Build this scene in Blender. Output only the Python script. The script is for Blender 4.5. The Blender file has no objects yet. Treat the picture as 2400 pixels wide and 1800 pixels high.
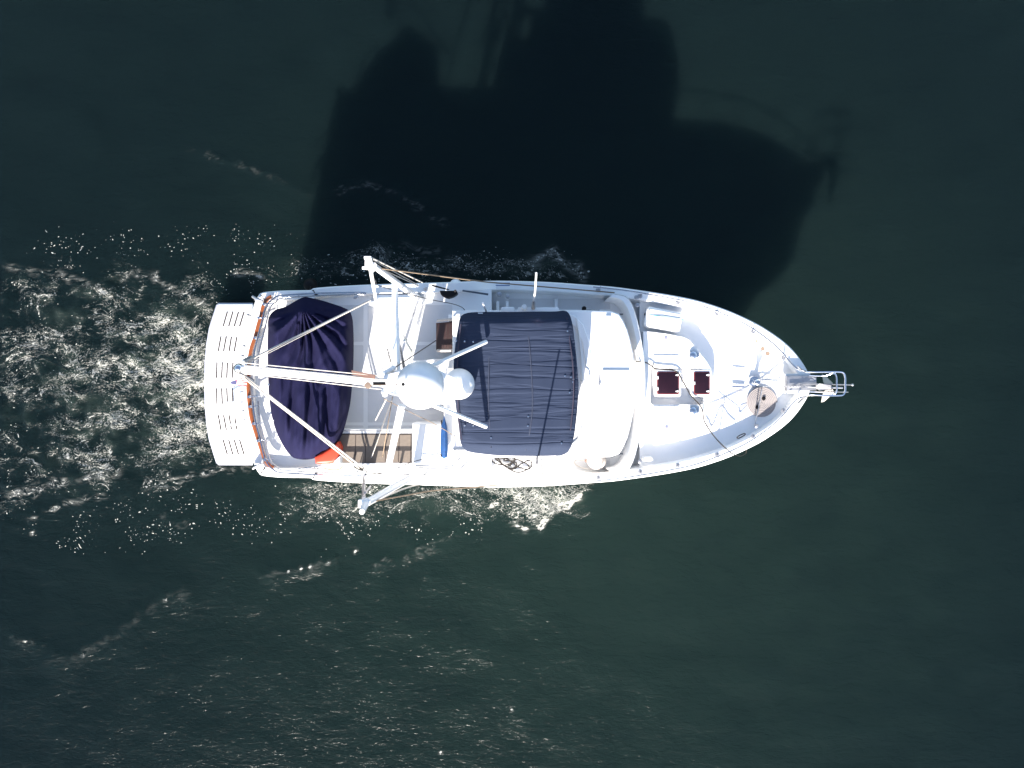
import bpy, bmesh, math, random
import numpy as np
from mathutils import Vector, Matrix, noise as mnoise
random.seed(7)
C = bpy.context.scene
COL = C.collection

# ------------------------------------------------------------------ camera, sky, sun
CAMZ = 22.0
cam_d = bpy.data.cameras.new('camera'); cam = bpy.data.objects.new('camera', cam_d); COL.objects.link(cam)
cam.location = (0, 0, CAMZ); cam.rotation_euler = (0, 0, 0)
cam_d.sensor_width = 36; cam_d.lens = 30.0; cam_d.clip_end = 2000; cam_d.clip_start = 0.1
C.camera = cam
SUN_EL = math.radians(27.0)
SH = Vector((0.22, 1.0)).normalized()          # ground direction in which shadows fall
w = bpy.data.worlds.new('World'); C.world = w; w.use_nodes = True
nt = w.node_tree
sky = nt.nodes.new('ShaderNodeTexSky'); sky.sky_type = 'NISHITA'; sky.sun_disc = False
sky.sun_elevation = SUN_EL; sky.sun_rotation = math.atan2(-SH.x, -SH.y)
sky.air_density = 1.0; sky.dust_density = 1.2; sky.ozone_density = 1.0
nt.links.new(sky.outputs[0], nt.nodes['Background'].inputs[0])
nt.nodes['Background'].inputs[1].default_value = 0.10
sl = bpy.data.lights.new('sun', 'SUN'); so = bpy.data.objects.new('sun', sl); COL.objects.link(so)
sl.energy = 5.0; sl.angle = math.radians(0.6); sl.color = (1.0, 0.93, 0.84)
so.rotation_euler = Vector((SH.x*math.cos(SUN_EL), SH.y*math.cos(SUN_EL), -math.sin(SUN_EL))).to_track_quat('-Z', 'Y').to_euler()
so.location = (0, -20, 20)
C.view_settings.view_transform = 'Standard'; C.view_settings.look = 'None'
C.view_settings.exposure = 1.75; C.view_settings.gamma = 1.0; C.view_settings.use_curve_mapping = False
C.render.engine = 'CYCLES'
C.cycles.max_bounces = 8; C.cycles.diffuse_bounces = 3; C.cycles.glossy_bounces = 3; C.cycles.caustics_reflective = False

# ------------------------------------------------------------------ helpers
ZO = 0.0            # level of the deck being fitted out, above its nominal height
def S(z): return (CAMZ - z)/20.0
def P(px, py, z):
    """survey position (plan in hundredths of a metre at 2 m height) -> metres"""
    z = z+ZO
    return Vector(((px-1200)/100*S(z), (900-py)/100*S(z), z))
def PL(pts, z): return [P(a, b, z) for a, b in pts]

def link(name, me, mat=None, parent=None):
    o = bpy.data.objects.new(name, me); COL.objects.link(o)
    if mat:
        me.materials.append(mat)
    if parent: o.parent = parent
    return o
def obj(name, bm, mat, parent=None, smooth=True, angle=35):
    me = bpy.data.meshes.new(name)
    bmesh.ops.recalc_face_normals(bm, faces=bm.faces)
    bm.to_mesh(me); bm.free()
    if smooth:
        me.shade_smooth()
        try: me.set_sharp_from_angle(angle=math.radians(angle))
        except Exception: pass
    return link(name, me, mat, parent)
def tag(o, label=None, cat=None, group=None, kind=None):
    if label: o['label'] = label
    if cat: o['category'] = cat
    if group: o['group'] = group
    if kind: o['kind'] = kind
    return o
def empty(name, loc, label, cat, group=None):
    o = bpy.data.objects.new(name, None); COL.objects.link(o); o.location = loc
    o.empty_display_size = 0.3
    bpy.context.view_layer.update()
    return tag(o, label, cat, group)
def fix(o, root):
    """keep world coordinates of mesh data under a root placed away from the origin"""
    o.matrix_parent_inverse = Matrix.Translation(-root.location); return o

def prism(bm, pts, z0, z1, bev=0.0, seg=2, hole=None):
    """pts: list of Vectors/2-tuples in metres"""
    z0 = z0+ZO; z1 = z1+ZO
    v = [bm.verts.new((p[0], p[1], z1)) for p in pts]
    if hole:
        h = [bm.verts.new((p[0], p[1], z1)) for p in hole]
        ed = [bm.edges.new((v[i], v[(i+1) % len(v)])) for i in range(len(v))] + [bm.edges.new((h[i], h[(i+1) % len(h)])) for i in range(len(h))]
        r = bmesh.ops.triangle_fill(bm, edges=ed, use_beauty=True)
        fs = [g for g in r['geom'] if isinstance(g, bmesh.types.BMFace)]
        ex = bmesh.ops.extrude_face_region(bm, geom=fs)
        for g in ex['geom']:
            if isinstance(g, bmesh.types.BMVert): g.co.z = z0
        return
    f = bm.faces.new(v)
    ex = bmesh.ops.extrude_face_region(bm, geom=[f])
    low = [g for g in ex['geom'] if isinstance(g, bmesh.types.BMVert)]
    for g in low: g.co.z = z0
    if bev > 0:
        tops = list({e for e in f.edges}) if f.is_valid else []
        if not tops:
            tops = [e for e in bm.edges if all(abs(x.co.z-z1) < 1e-6 for x in e.verts) and e.verts[0] in v and e.verts[1] in v]
        bmesh.ops.bevel(bm, geom=tops, offset=bev, segments=seg, profile=0.5, affect='EDGES', clamp_overlap=True)
def box(bm, c, size, rz=0, bev=0.0, M=None):
    m = Matrix.Translation(Vector(c)) @ Matrix.Rotation(rz, 4, 'Z')
    if M is not None: m = Matrix.Translation(Vector(c)) @ M
    r = bmesh.ops.create_cube(bm, size=1.0, matrix=m @ Matrix.Diagonal((size[0], size[1], size[2], 1)))
    if bev > 0:
        es = {e for v in r['verts'] for e in v.link_edges}
        bmesh.ops.bevel(bm, geom=list(es), offset=bev, segments=2, profile=0.5, affect='EDGES', clamp_overlap=True)
def rrect(cx, cy, w_, h_, r, rz=0, n=5):
    out = []
    for k, (sx, sy) in enumerate([(1, 1), (-1, 1), (-1, -1), (1, -1)]):
        for i in range(n+1):
            a = (k + i/n)*math.pi/2
            x = sx*(w_/2-r) + r*math.cos(a); y = sy*(h_/2-r) + r*math.sin(a)
            out.append(Vector((cx + x*math.cos(rz)-y*math.sin(rz), cy + x*math.sin(rz)+y*math.cos(rz), 0)))
    return out
def smooth_path(pts, n=6):
    pts = [Vector(p) for p in pts]; out = []
    for i in range(len(pts)-1):
        p0 = pts[max(i-1, 0)]; p1 = pts[i]; p2 = pts[i+1]; p3 = pts[min(i+2, len(pts)-1)]
        for k in range(n):
            t = k/n
            out.append(0.5*((2*p1)+(-p0+p2)*t+(2*p0-5*p1+4*p2-p3)*t*t+(-p0+3*p1-3*p2+p3)*t**3))
    out.append(pts[-1]); return out
def tube(bm, pts, r, n=8, r2=None, closed=False):
    pts = [Vector(p) for p in pts]
    rings = []
    up = Vector((0, 0, 1)); L = len(pts)
    for i, p in enumerate(pts):
        a = pts[i-1] if i > 0 else (pts[-1] if closed else p)
        b = pts[(i+1) % L] if (i < L-1 or closed) else p
        t = (b-a).normalized() if (b-a).length > 1e-9 else Vector((1, 0, 0))
        u = t.cross(up)
        if u.length < 0.05: u = t.cross(Vector((1, 0, 0)))
        u.normalize(); v = t.cross(u).normalized()
        rr = r if r2 is None else r + (r2-r)*i/max(1, L-1)
        rings.append([bm.verts.new(p + (u*math.cos(2*math.pi*k/n)+v*math.sin(2*math.pi*k/n))*rr) for k in range(n)])
    for i in range(L if closed else L-1):
        A = rings[i]; B = rings[(i+1) % L]
        for k in range(n):
            bm.faces.new((A[k], A[(k+1) % n], B[(k+1) % n], B[k]))
    if not closed:
        bm.faces.new(rings[0][::-1]); bm.faces.new(rings[-1])
def lathe(bm, prof, c, n=24, axis='Z', M=None):
    rings = []
    for r, z in prof:
        if r < 1e-6: rings.append([bm.verts.new((0, 0, z))])
        else: rings.append([bm.verts.new((r*math.cos(2*math.pi*k/n), r*math.sin(2*math.pi*k/n), z)) for k in range(n)])
    for A, B in zip(rings, rings[1:]):
        for k in range(n):
            if len(A) == 1 and len(B) == 1: continue
            if len(A) == 1: bm.faces.new((A[0], B[k], B[(k+1) % n]))
            elif len(B) == 1: bm.faces.new((A[k], A[(k+1) % n], B[0]))
            else: bm.faces.new((A[k], A[(k+1) % n], B[(k+1) % n], B[k]))
    vs = [v for r in rings for v in r]
    m = Matrix.Translation(Vector(c)) @ (M if M is not None else Matrix.Identity(4))
    bmesh.ops.transform(bm, matrix=m, verts=vs)
def sphere_prof(r, n=12, squash=1.0): return [(r*math.sin(math.pi*i/n), -r*squash*math.cos(math.pi*i/n)) for i in range(n+1)]
def N(): return bmesh.new()
def stroke(bm, pts, width, z, h=0.004):
    """flat raised strip along a plan polyline, pts in metres"""
    L = []; R = []
    for i, p in enumerate(pts):
        a = Vector(pts[max(i-1, 0)][:2]); b = Vector(pts[min(i+1, len(pts)-1)][:2]); d = (b-a).normalized()
        n_ = Vector((-d.y, d.x))*width/2
        L.append(Vector(p[:2])+n_); R.append(Vector(p[:2])-n_)
    prism(bm, [(q.x, q.y) for q in L]+[(q.x, q.y) for q in R[::-1]], z-0.01, z+h)

# ------------------------------------------------------------------ materials
def mat(name, col, rough=0.5, metal=0.0, var=0.0, vscale=6.0, bump=0.0, bscale=40.0, spec=0.5, coat=0.0, stretch=None):
    m = bpy.data.materials.new(name); m.use_nodes = True; t = m.node_tree; b = t.nodes['Principled BSDF']
    b.inputs['Base Color'].default_value = (*col, 1); b.inputs['Roughness'].default_value = rough
    b.inputs['Metallic'].default_value = metal; b.inputs['Specular IOR Level'].default_value = spec
    b.inputs['Coat Weight'].default_value = coat
    tc = t.nodes.new('ShaderNodeTexCoord'); mp = t.nodes.new('ShaderNodeMapping')
    t.links.new(tc.outputs['Object'], mp.inputs[0])
    if stretch: mp.inputs['Scale'].default_value = stretch
    if var > 0:
        n = t.nodes.new('ShaderNodeTexNoise'); n.inputs['Scale'].default_value = vscale; n.inputs['Detail'].default_value = 6
        t.links.new(mp.outputs[0], n.inputs['Vector'])
        r = t.nodes.new('ShaderNodeMix'); r.data_type = 'RGBA'
        r.inputs[6].default_value = (*[c*(1-var) for c in col], 1); r.inputs[7].default_value = (*[min(1, c*(1+var)) for c in col], 1)
        t.links.new(n.outputs['Fac'], r.inputs[0]); t.links.new(r.outputs[2], b.inputs['Base Color'])
    if bump > 0:
        n = t.nodes.new('ShaderNodeTexNoise'); n.inputs['Scale'].default_value = bscale; n.inputs['Detail'].default_value = 4
        t.links.new(mp.outputs[0], n.inputs['Vector'])
        bp = t.nodes.new('ShaderNodeBump'); bp.inputs['Strength'].default_value = bump; bp.inputs['Distance'].default_value = 0.01
        t.links.new(n.outputs['Fac'], bp.inputs['Height']); t.links.new(bp.outputs[0], b.inputs['Normal'])
    return m
M = dict(
    white=mat('white_gelcoat', (0.80, 0.80, 0.80), 0.30, var=0.04, vscale=2.5, bump=0.05, bscale=6, coat=0.2),
    roof=mat('white_roof', (0.78, 0.78, 0.79), 0.35, var=0.04, vscale=3, bump=0.04, bscale=5),
    deck=mat('nonskid_deck', (0.64, 0.64, 0.65), 0.7, var=0.07, vscale=5, bump=0.35, bscale=160),
    seam=mat('smooth_deck_border', (0.76, 0.76, 0.77), 0.35, var=0.03),
    tan=mat('sun_bleached_panel', (0.155, 0.127, 0.105), 0.8, var=0.12, vscale=14, bump=0.2, bscale=90),
    teak=mat('varnished_teak', (0.22, 0.060, 0.014), 0.35, var=0.35, vscale=10, coat=0.5, stretch=(1, 8, 1)),
    slat=mat('dark_teak', (0.032, 0.014, 0.013), 0.5, var=0.3, vscale=12, stretch=(1, 6, 1)),
    steel=mat('stainless_steel', (0.62, 0.63, 0.66), 0.22, metal=1.0),
    dull=mat('galvanised_steel', (0.42, 0.42, 0.44), 0.45, metal=0.9, var=0.25, vscale=25),
    navy=mat('navy_canvas', (0.0068, 0.0068, 0.031), 0.9, spec=0.15, var=0.16, vscale=5, bump=0.25, bscale=22, stretch=(3, 1, 1)),
    black=mat('black_rubber', (0.004, 0.004, 0.005), 0.6, spec=.2),
    dark=mat('dark_gap', (0.03, 0.02, 0.018), 0.6),
    blue=mat('blue_fabric', (0.012, 0.070, 0.22), 0.6, var=0.5, vscale=14, bump=0.6, bscale=20),
    orange=mat('orange_vinyl', (0.50, 0.050, 0.020), 0.45, var=0.1),
    red=mat('smoked_red_acrylic', (0.017, 0.005, 0.009), 0.12, var=0.35, vscale=4),
    redrim=mat('red_seal', (0.14, 0.030, 0.034), 0.35),
    cream=mat('cream_vinyl', (0.50, 0.45, 0.41), 0.4, var=0.06),
    rope=mat('beige_rope', (0.22, 0.16, 0.11), 0.9, bump=0.5, bscale=80),
    ropemat=mat('pale_rope', (0.31, 0.28, 0.275), 0.9, var=0.08, vscale=20),
    whiterope=mat('white_rope', (0.50, 0.46, 0.42), 0.85),
    spar=mat('white_painted_spar', (0.80, 0.80, 0.81), 0.28, var=0.03),
    cyan=mat('cyan_strap', (0.10, 0.33, 0.36), 0.7),
    stripe=mat('blue_stripe', (0.03, 0.10, 0.28), 0.4),
    brass=mat('bronze_cap', (0.20, 0.145, 0.11), 0.5),
    flagred=mat('flag_red', (0.40, 0.03, 0.04), 0.8), flagwhite=mat('flag_white', (0.5, 0.5, 0.48), 0.8), flagblue=mat('flag_blue', (0.02, 0.022, 0.08), 0.8),
    brown=mat('brown_leather', (0.17, 0.10, 0.08), 0.6, var=0.2),
    cord=mat('black_cord', (0.02, 0.016, 0.014), 0.5),
)
# bimini canvas: faded blue-grey, seams and cross wrinkles as bump
def canvas_mat():
    m = mat('faded_blue_canvas', (0.021, 0.030, 0.057), 0.9, spec=0.2, var=0.10, vscale=3)
    t = m.node_tree; b = t.nodes['Principled BSDF']
    tc = t.nodes.new('ShaderNodeTexCoord')
    mp = t.nodes.new('ShaderNodeMapping'); mp.inputs['Scale'].default_value = (0.20, 2.7, 1)
    t.links.new(tc.outputs['Object'], mp.inputs[0])
    n = t.nodes.new('ShaderNodeTexNoise'); n.inputs['Scale'].default_value = 1.7; n.inputs['Detail'].default_value = 3; n.inputs['Roughness'].default_value = 0.5; n.inputs['Distortion'].default_value = 0.5
    t.links.new(mp.outputs[0], n.inputs['Vector'])
    sb = t.nodes.new('ShaderNodeMath'); sb.operation = 'SUBTRACT'; sb.inputs[1].default_value = 0.5; t.links.new(n.outputs['Fac'], sb.inputs[0])
    ab = t.nodes.new('ShaderNodeMath'); ab.operation = 'ABSOLUTE'; t.links.new(sb.outputs[0], ab.inputs[0])
    mm = t.nodes.new('ShaderNodeMapRange'); mm.inputs[1].default_value = 0.0; mm.inputs[2].default_value = 0.10; mm.interpolation_type = 'SMOOTHSTEP'
    t.links.new(ab.outputs[0], mm.inputs[0])
    bp = t.nodes.new('ShaderNodeBump'); bp.inputs['Strength'].default_value = 0.75; bp.inputs['Distance'].default_value = 0.014
    t.links.new(mm.outputs[0], bp.inputs['Height'])
    t.links.new(bp.outputs[0], b.inputs['Normal'])
    return m
M['canvas'] = canvas_mat()
M['canvas_seam'] = mat('canvas_seam', (0.026, 0.034, 0.062), 0.8)
M['canvas_edge'] = mat('canvas_binding', (0.030, 0.024, 0.045), 0.8)

# ------------------------------------------------------------------ water
def water():
    res = 0.055
    X0, X1, Y0, Y1 = -14.5, 14.5, -11.2, 11.2
    nx = int((X1-X0)/res)+1; ny = int((Y1-Y0)/res)+1
    xs = np.linspace(X0, X1, nx); ys = np.linspace(Y0, Y1, ny)
    XX, YY = np.meshgrid(xs, ys)
    px = XX*100/1.1+1200; py = 900-YY*100/1.1         # survey plan coordinates at the water plane
    rng = np.random.default_rng(3)
    def field(lmin, lmax, ang=None, spread=0.5, p=2.0):
        kx = np.fft.fftfreq(nx, res)[None, :]; ky = np.fft.fftfreq(ny, res)[:, None]
        k = np.sqrt(kx**2+ky**2)+1e-9
        a = np.exp(-((np.log(k)-0.5*(np.log(1/lmax)+np.log(1/lmin)))**2)/(2*(0.5*np.log(lmax/lmin)*0.7+0.2)**2))/k**(p/2)
        if ang is not None:
            d = np.cos(np.arctan2(ky, kx)-ang)**2
            a = a*np.exp(-(1-d)/spread)
        f = np.real(np.fft.ifft2(np.fft.fft2(rng.standard_normal((ny, nx)))*a))
        return f/f.std()
    def sm(a, b, x):
        t = np.clip((x-a)/(b-a), 0, 1); return t*t*(3-2*t)
    def gauss(x, c, s): return np.exp(-((x-c)/s)**2)
    big = field(1.2, 4.0); mid = field(0.35, 1.2); ripple = field(0.12, 0.4, math.radians(62), 0.35); n_lo = field(0.8, 2.5); n_m = field(0.3, 0.9)
    # ---- wake region density
    warp = 30*big+14*mid
    stern = sm(540, 470, px)                              # behind the transom
    fan_t = 650 + (px-480)*0.03 + 10*big - 40*np.maximum(0, (300-px)/300)
    fan_b = 1110 - (px-480)*0.22 + 8*big
    inside = sm(-100, 90, (py-fan_t))*sm(100, -90, (py-fan_b))
    core = gauss(py+0.4*warp, 905, 130)*sm(-250, 480, px)
    wake = stern*inside*(0.50+0.30*core+0.20*n_m*0.5+0.12*n_lo)
    near = stern*sm(340, 480, px)*gauss(py, 890, 160)*0.22
    for cx, cy, sx, sy, v in [(255, 775, 34, 22, .30), (315, 800, 40, 24, .26), (465, 920, 40, 60, .35), (330, 880, 60, 40, .2), (420, 760, 60, 14, .25), (330, 985, 70, 16, .25), (180, 900, 60, 40, .12), (460, 845, 30, 30, .25),
                              (240, 1060, 60, 20, .2), (380, 1060, 70, 26, .22), (90, 790, 60, 30, .2), (70, 830, 70, 16, .2), (110, 700, 70, 16, .15)]:
        near += v*gauss(px+0.3*warp, cx, sx)*gauss(py+0.3*warp, cy, sy)
    # starboard quarter foam along the side
    wid = sm(1420, 1360, px)*sm(560, 700, px)
    sb = wid*sm(1118, 1140, py)*sm(1270, 1180, py+10*mid+ (px-900)*0.03)*0.62
    bowp = gauss(px-0.25*(1150-py)+6*mid, 1292, 88)*gauss(py+6*mid, 1175, 52)*sm(1398, 1375, px+(py-1140)*1.35+5*mid)*1.0
    band = sm(60, 160, px)*sm(720, 600, px)*gauss(py+0.5*warp*0.5, 568, 34)*0.0
    # port side foam
    pt = sm(1390, 1330, px+(640-py)*1.1)*sm(500, 700, px)*gauss(py, 628+0*px, 42)*sm(672, 655, py+0*px)*0.38
    pt += gauss(px, 880, 50)*gauss(py, 585, 26)*0.30+gauss(px, 1290, 70)*gauss(py, 628, 30)*0.22
    foam = np.clip(wake*(.62+.38*sm(0, 430, px))*.85+near*.9+sb*.75+bowp*.8+pt, 0, 1.2)
    # specks (bubbles drifting at the edge of the wake)
    sp = sm(20, 120, px)*sm(760, 620, px)*gauss(py+6*n_m, 570+0.02*px, 30)*0.8
    sp += sm(1330, 1200, px)*sm(30, 150, px)*gauss(py+8*n_m, 1205-0.03*(px-700)+np.maximum(0, (500-px))*0.06, 42)*1.0
    sp += sm(1400, 1250, px)*sm(480, 600, px)*gauss(py, 640, 40)*0.55 + stern*inside*0.25
    sp = np.clip(sp*(0.55+0.45*n_lo)*2.0, 0, 1)
    # ---- crest lines
    def dist_poly(pts):
        d = np.full(px.shape, 1e9)
        par = np.zeros(px.shape)
        for i in range(len(pts)-1):
            ax, ay = pts[i]; bx, by = pts[i+1]; ux, uy = bx-ax, by-ay; L2 = ux*ux+uy*uy
            t = np.clip(((px-ax)*ux+(py-ay)*uy)/L2, 0, 1)
            dd = np.hypot(px-ax-t*ux, py-ay-t*uy); m_ = dd < d; d[m_] = dd[m_]; par[m_] = (i+t[m_])/(len(pts)-1)
        return d, par
    crest = np.zeros(px.shape); lift = np.zeros(px.shape)
    lines = [([(430, 345), (500, 372), (560, 385), (610, 405), (700, 447), (740, 468)], 4, 0.12, .05),
             ([(770, 455), (850, 433), (900, 437), (960, 470), (1010, 508), (1060, 536)], 5, 0.25, .06),
             ([(0, 622), (60, 632), (120, 640), (200, 665), (250, 690)], 8, 0.4, .03), ([(270, 655), (310, 638), (360, 652), (410, 680), (470, 710), (505, 720)], 8, 0.5, .05),
             ([(540, 645), (565, 636), (600, 645), (640, 655)], 8, 0.55, .04), ([(860, 620), (940, 575), (1010, 590), (1090, 622)], 10, 0.2, .03),
             ([(1230, 630), (1290, 590), (1340, 625), (1385, 662)], 16, 0.5, .05),
             ([(0, 1178), (70, 1155), (160, 1125), (260, 1115), (290, 1105)], 8, 0.55, .04), ([(60, 1225), (120, 1195), (180, 1175), (260, 1155)], 7, 0.55, .04),
             ([(330, 1150), (420, 1125), (520, 1100), (600, 1092)], 8, 0.55, .04), ([(0, 1160), (90, 1140), (160, 1130), (290, 1100)], 8, .5, .03),
             ([(860, 1328), (900, 1322), (950, 1308), (990, 1290), (1030, 1268), (1090, 1255)], 5, .25, .07),
             ([(1195, 1228), (1230, 1238), (1265, 1232), (1300, 1205), (1345, 1172), (1385, 1140)], 9, .95, .06),
             ([(90, 1560), (190, 1535), (280, 1490), (385, 1405), (470, 1380)], 11, .10, .07), ([(590, 1355), (670, 1340), (770, 1320), (800, 1312)], 7, .14, .07),
             ([(20, 1495), (60, 1508), (110, 1512)], 6, .14, .04), ([(370, 1205), (400, 1225), (450, 1230)], 8, .15, .03)]
    for pts, wd, v, lf in lines:
        d, par = dist_poly(pts); d = d+2.5*mid+4*n_m
        env = sm(0, .12, par)*sm(1, .85, par)
        crest = np.maximum(crest, v*env*np.exp(-(d/(wd*.62))**2)); lift += lf*env*np.exp(-(d/(wd*3.2))**2)
    for gx, gy in ((195, 1535), (390, 1405), (677, 1338), (706, 1332), (728, 1328), (770, 1320), (1033, 1765), (833, 1293), (1200, 1662), (75, 1250), (60, 1505)):  # sun glints painted as small pale dots
        crest = np.maximum(crest, 1.25*np.exp(-((px-gx)**2+(py-gy)**2)/14))
    # heights
    rough = np.clip(wake*1.2+near+sb*0.8+bowp*0.6+pt*0.6, 0, 1)
    edge = sm(X0, X0+1.5, XX)*sm(X1, X1-1.5, XX)*sm(Y0, Y0+1.2, YY)*sm(Y1, Y1-1.2, YY)
    lit = 0.35+0.65*sm(700, 1300, py)
    Z = (0.010*big+0.0018*mid+0.00035*ripple*lit + rough*(0.024*mid+0.012*n_m) + lift*.6)*edge
    me = bpy.data.meshes.new('water')
    top = np.stack([XX.ravel(), YY.ravel(), Z.ravel()], 1)
    idx = np.arange(nx*ny).reshape(ny, nx)
    q = np.stack([idx[:-1, :-1], idx[:-1, 1:], idx[1:, 1:], idx[1:, :-1]], -1).reshape(-1, 4)
    per = np.concatenate([idx[0, :], idx[1:, -1], idx[-1, :-1][::-1], idx[1:-1, 0][::-1]])
    far = top[per].copy(); far[:, :2] *= 45; far[:, 2] = 0
    low = far.copy(); low[:, 2] = -30
    n0 = len(top); npz = len(per)
    verts = np.concatenate([top, far, low, [[0, 0, -30]]])
    nxt = np.roll(np.arange(npz), -1); ii = np.arange(npz)
    ring = np.stack([per, n0+ii, n0+nxt, per[nxt]], 1)
    ring2 = np.stack([n0+ii, n0+npz+ii, n0+npz+nxt, n0+nxt], 1)
    bot = np.stack([n0+npz+ii, np.full(npz, len(verts)-1), n0+npz+nxt], 1)
    quads = np.concatenate([q, ring, ring2]).astype(np.int32)
    nl = quads.size+bot.size
    me.vertices.add(len(verts)); me.vertices.foreach_set('co', verts.astype(np.float32).ravel())
    me.loops.add(nl); me.loops.foreach_set('vertex_index', np.concatenate([quads.ravel(), bot.ravel()]).astype(np.int32))
    nf = len(quads)+len(bot); me.polygons.add(nf)
    st = np.concatenate([np.arange(len(quads))*4, quads.size+np.arange(len(bot))*3]).astype(np.int32)
    me.polygons.foreach_set('loop_start', st)
    me.update(calc_edges=True); me.validate()
    for nm, arr in (('foam', foam), ('speck', sp), ('crest', crest)):
        a = me.attributes.new(nm, 'FLOAT', 'POINT'); full = np.zeros(len(verts), np.float32); full[:n0] = (arr*edge).ravel(); a.data.foreach_set('value', full)
    me.shade_smooth()
    # material
    m = bpy.data.materials.new('sea_water'); m.use_nodes = True; t = m.node_tree; b = t.nodes['Principled BSDF']
    L = t.links.new
    def node(tp, **kw):
        n = t.nodes.new(tp)
        for k, v in kw.items(): setattr(n, k, v)
        return n
    def math_(op, a, b_=None, clamp=False):
        n = node('ShaderNodeMath', operation=op); n.use_clamp = clamp
        for i, v in enumerate((a, b_)):
            if v is None: continue
            if isinstance(v, (int, float)): n.inputs[i].default_value = v
            else: L(v, n.inputs[i])
        return n.outputs[0]
    def rng_(x, a, b_, c=0, d=1):
        n = node('ShaderNodeMapRange', interpolation_type='SMOOTHSTEP'); L(x, n.inputs[0])
        for i, v in enumerate((a, b_, c, d)):
            if isinstance(v, (int, float)): n.inputs[i+1].default_value = v
            else: L(v, n.inputs[i+1])
        return n.outputs[0]
    geo = node('ShaderNodeNewGeometry')
    def noise(scale, detail, dist=0, sc=(1, 1, 1), rough_=0.5, rot=0):
        mp = node('ShaderNodeMapping'); mp.inputs['Scale'].default_value = sc; mp.inputs['Rotation'].default_value = (0, 0, rot)
        L(geo.outputs['Position'], mp.inputs[0]); n = node('ShaderNodeTexNoise'); n.inputs['Scale'].default_value = scale
        n.inputs['Detail'].default_value = detail; n.inputs['Distortion'].default_value = dist; n.inputs['Roughness'].default_value = rough_
        L(mp.outputs[0], n.inputs['Vector']); return n.outputs['Fac']
    fa = node('ShaderNodeAttribute', attribute_name='foam').outputs['Fac']
    sa = node('ShaderNodeAttribute', attribute_name='speck').outputs['Fac']
    ca = node('ShaderNodeAttribute', attribute_name='crest').outputs['Fac']
    # foam filaments drawn out along the flow
    def ridge(x, wdt):  # thin line where the noise crosses .5
        return rng_(math_('ABSOLUTE', math_('SUBTRACT', x, 0.5)), 0.0, wdt, 1, 0)
    def wnoise(vec, scale, detail, sc, rough_=0.5, dist=0):
        mp = node('ShaderNodeMapping'); mp.inputs['Scale'].default_value = sc; L(vec, mp.inputs[0])
        n = node('ShaderNodeTexNoise'); n.inputs['Scale'].default_value = scale; n.inputs['Detail'].default_value = detail
        n.inputs['Roughness'].default_value = rough_; n.inputs['Distortion'].default_value = dist; L(mp.outputs[0], n.inputs['Vector']); return n.outputs['Fac']
    wn = node('ShaderNodeTexNoise'); wn.inputs['Scale'].default_value = 0.85; wn.inputs['Detail'].default_value = 3; L(geo.outputs['Position'], wn.inputs['Vector'])
    v1 = node('ShaderNodeVectorMath', operation='SUBTRACT'); L(wn.outputs['Color'], v1.inputs[0]); v1.inputs[1].default_value = (.5, .5, .5)
    v2 = node('ShaderNodeVectorMath', operation='MULTIPLY_ADD'); L(v1.outputs[0], v2.inputs[0]); v2.inputs[1].default_value = (0.8, 1.0, 0); L(geo.outputs['Position'], v2.inputs[2])
    W = v2.outputs[0]
    n1 = wnoise(W, 1.9, 3, (0.40, 1.35, 1), .5, .6); n2 = wnoise(W, 4.4, 2.5, (0.42, 1.4, 1), .5, .5); n3 = wnoise(W, 9.0, 2.5, (0.5, 1.35, 1), .55, .4); n4 = noise(24, 3, .4)
    n5 = wnoise(W, 5.5, 2, (0.7, 1.2, 1), .5, .5)
    patch = rng_(wnoise(W, 0.95, 4, (0.6, 1.3, 1), .6), 0.36, 0.62)
    dens = math_('MULTIPLY', fa, math_('ADD', math_('MULTIPLY', patch, 0.75), 0.50))
    br = rng_(math_('ADD', math_('MULTIPLY', n5, .5), math_('ADD', math_('MULTIPLY', n4, .62), math_('MULTIPLY', dens, 0.14))), 0.57, 0.70)   # breaks the lines up
    r1 = math_('MULTIPLY', ridge(n1, 0.013), rng_(dens, 0.10, 0.45)); r2 = math_('MULTIPLY', ridge(n2, 0.020), rng_(dens, 0.15, 0.70)); r3 = math_('MULTIPLY', ridge(n3, 0.038), rng_(dens, 0.25, 1.0))
    n6 = wnoise(W, 17.0, 2, (0.5, 1.3, 1), .5, .3)
    r4 = math_('MULTIPLY', math_('MULTIPLY', ridge(n6, 0.060), rng_(dens, 0.20, 0.7)), 0.75)
    f1 = math_('MULTIPLY', math_('MAXIMUM', math_('MAXIMUM', r1, r4), math_('MAXIMUM', r2, r3)), br)
    f2 = math_('MULTIPLY', rng_(math_('ADD', math_('ADD', math_('MULTIPLY', n3, .8), math_('MULTIPLY', n4, .6)), math_('MULTIPLY', dens, 0.34)), 1.20, 1.42), 0.8)
    # specks
    vo = node('ShaderNodeTexVoronoi', feature='F1'); vo.inputs['Scale'].default_value = 19.0
    vm = node('ShaderNodeMapping'); vm.inputs['Scale'].default_value = (0.8, 1.15, 1); L(W, vm.inputs[0]); L(vm.outputs[0], vo.inputs['Vector'])
    sepc = node('ShaderNodeSeparateColor'); L(vo.outputs['Color'], sepc.inputs[0])
    rad = math_('MULTIPLY', math_('MULTIPLY', sepc.outputs[0], sepc.outputs[0]), 0.30)
    dot = rng_(math_('SUBTRACT', vo.outputs['Distance'], rad), -0.02, 0.05, 1, 0)
    keep = math_('LESS_THAN', sepc.outputs[1], math_('MULTIPLY', math_('MULTIPLY', sa, patch), 1.9))
    f3 = math_('MULTIPLY', math_('MULTIPLY', dot, keep), rng_(sepc.outputs[0], 0.1, 0.5))
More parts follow.
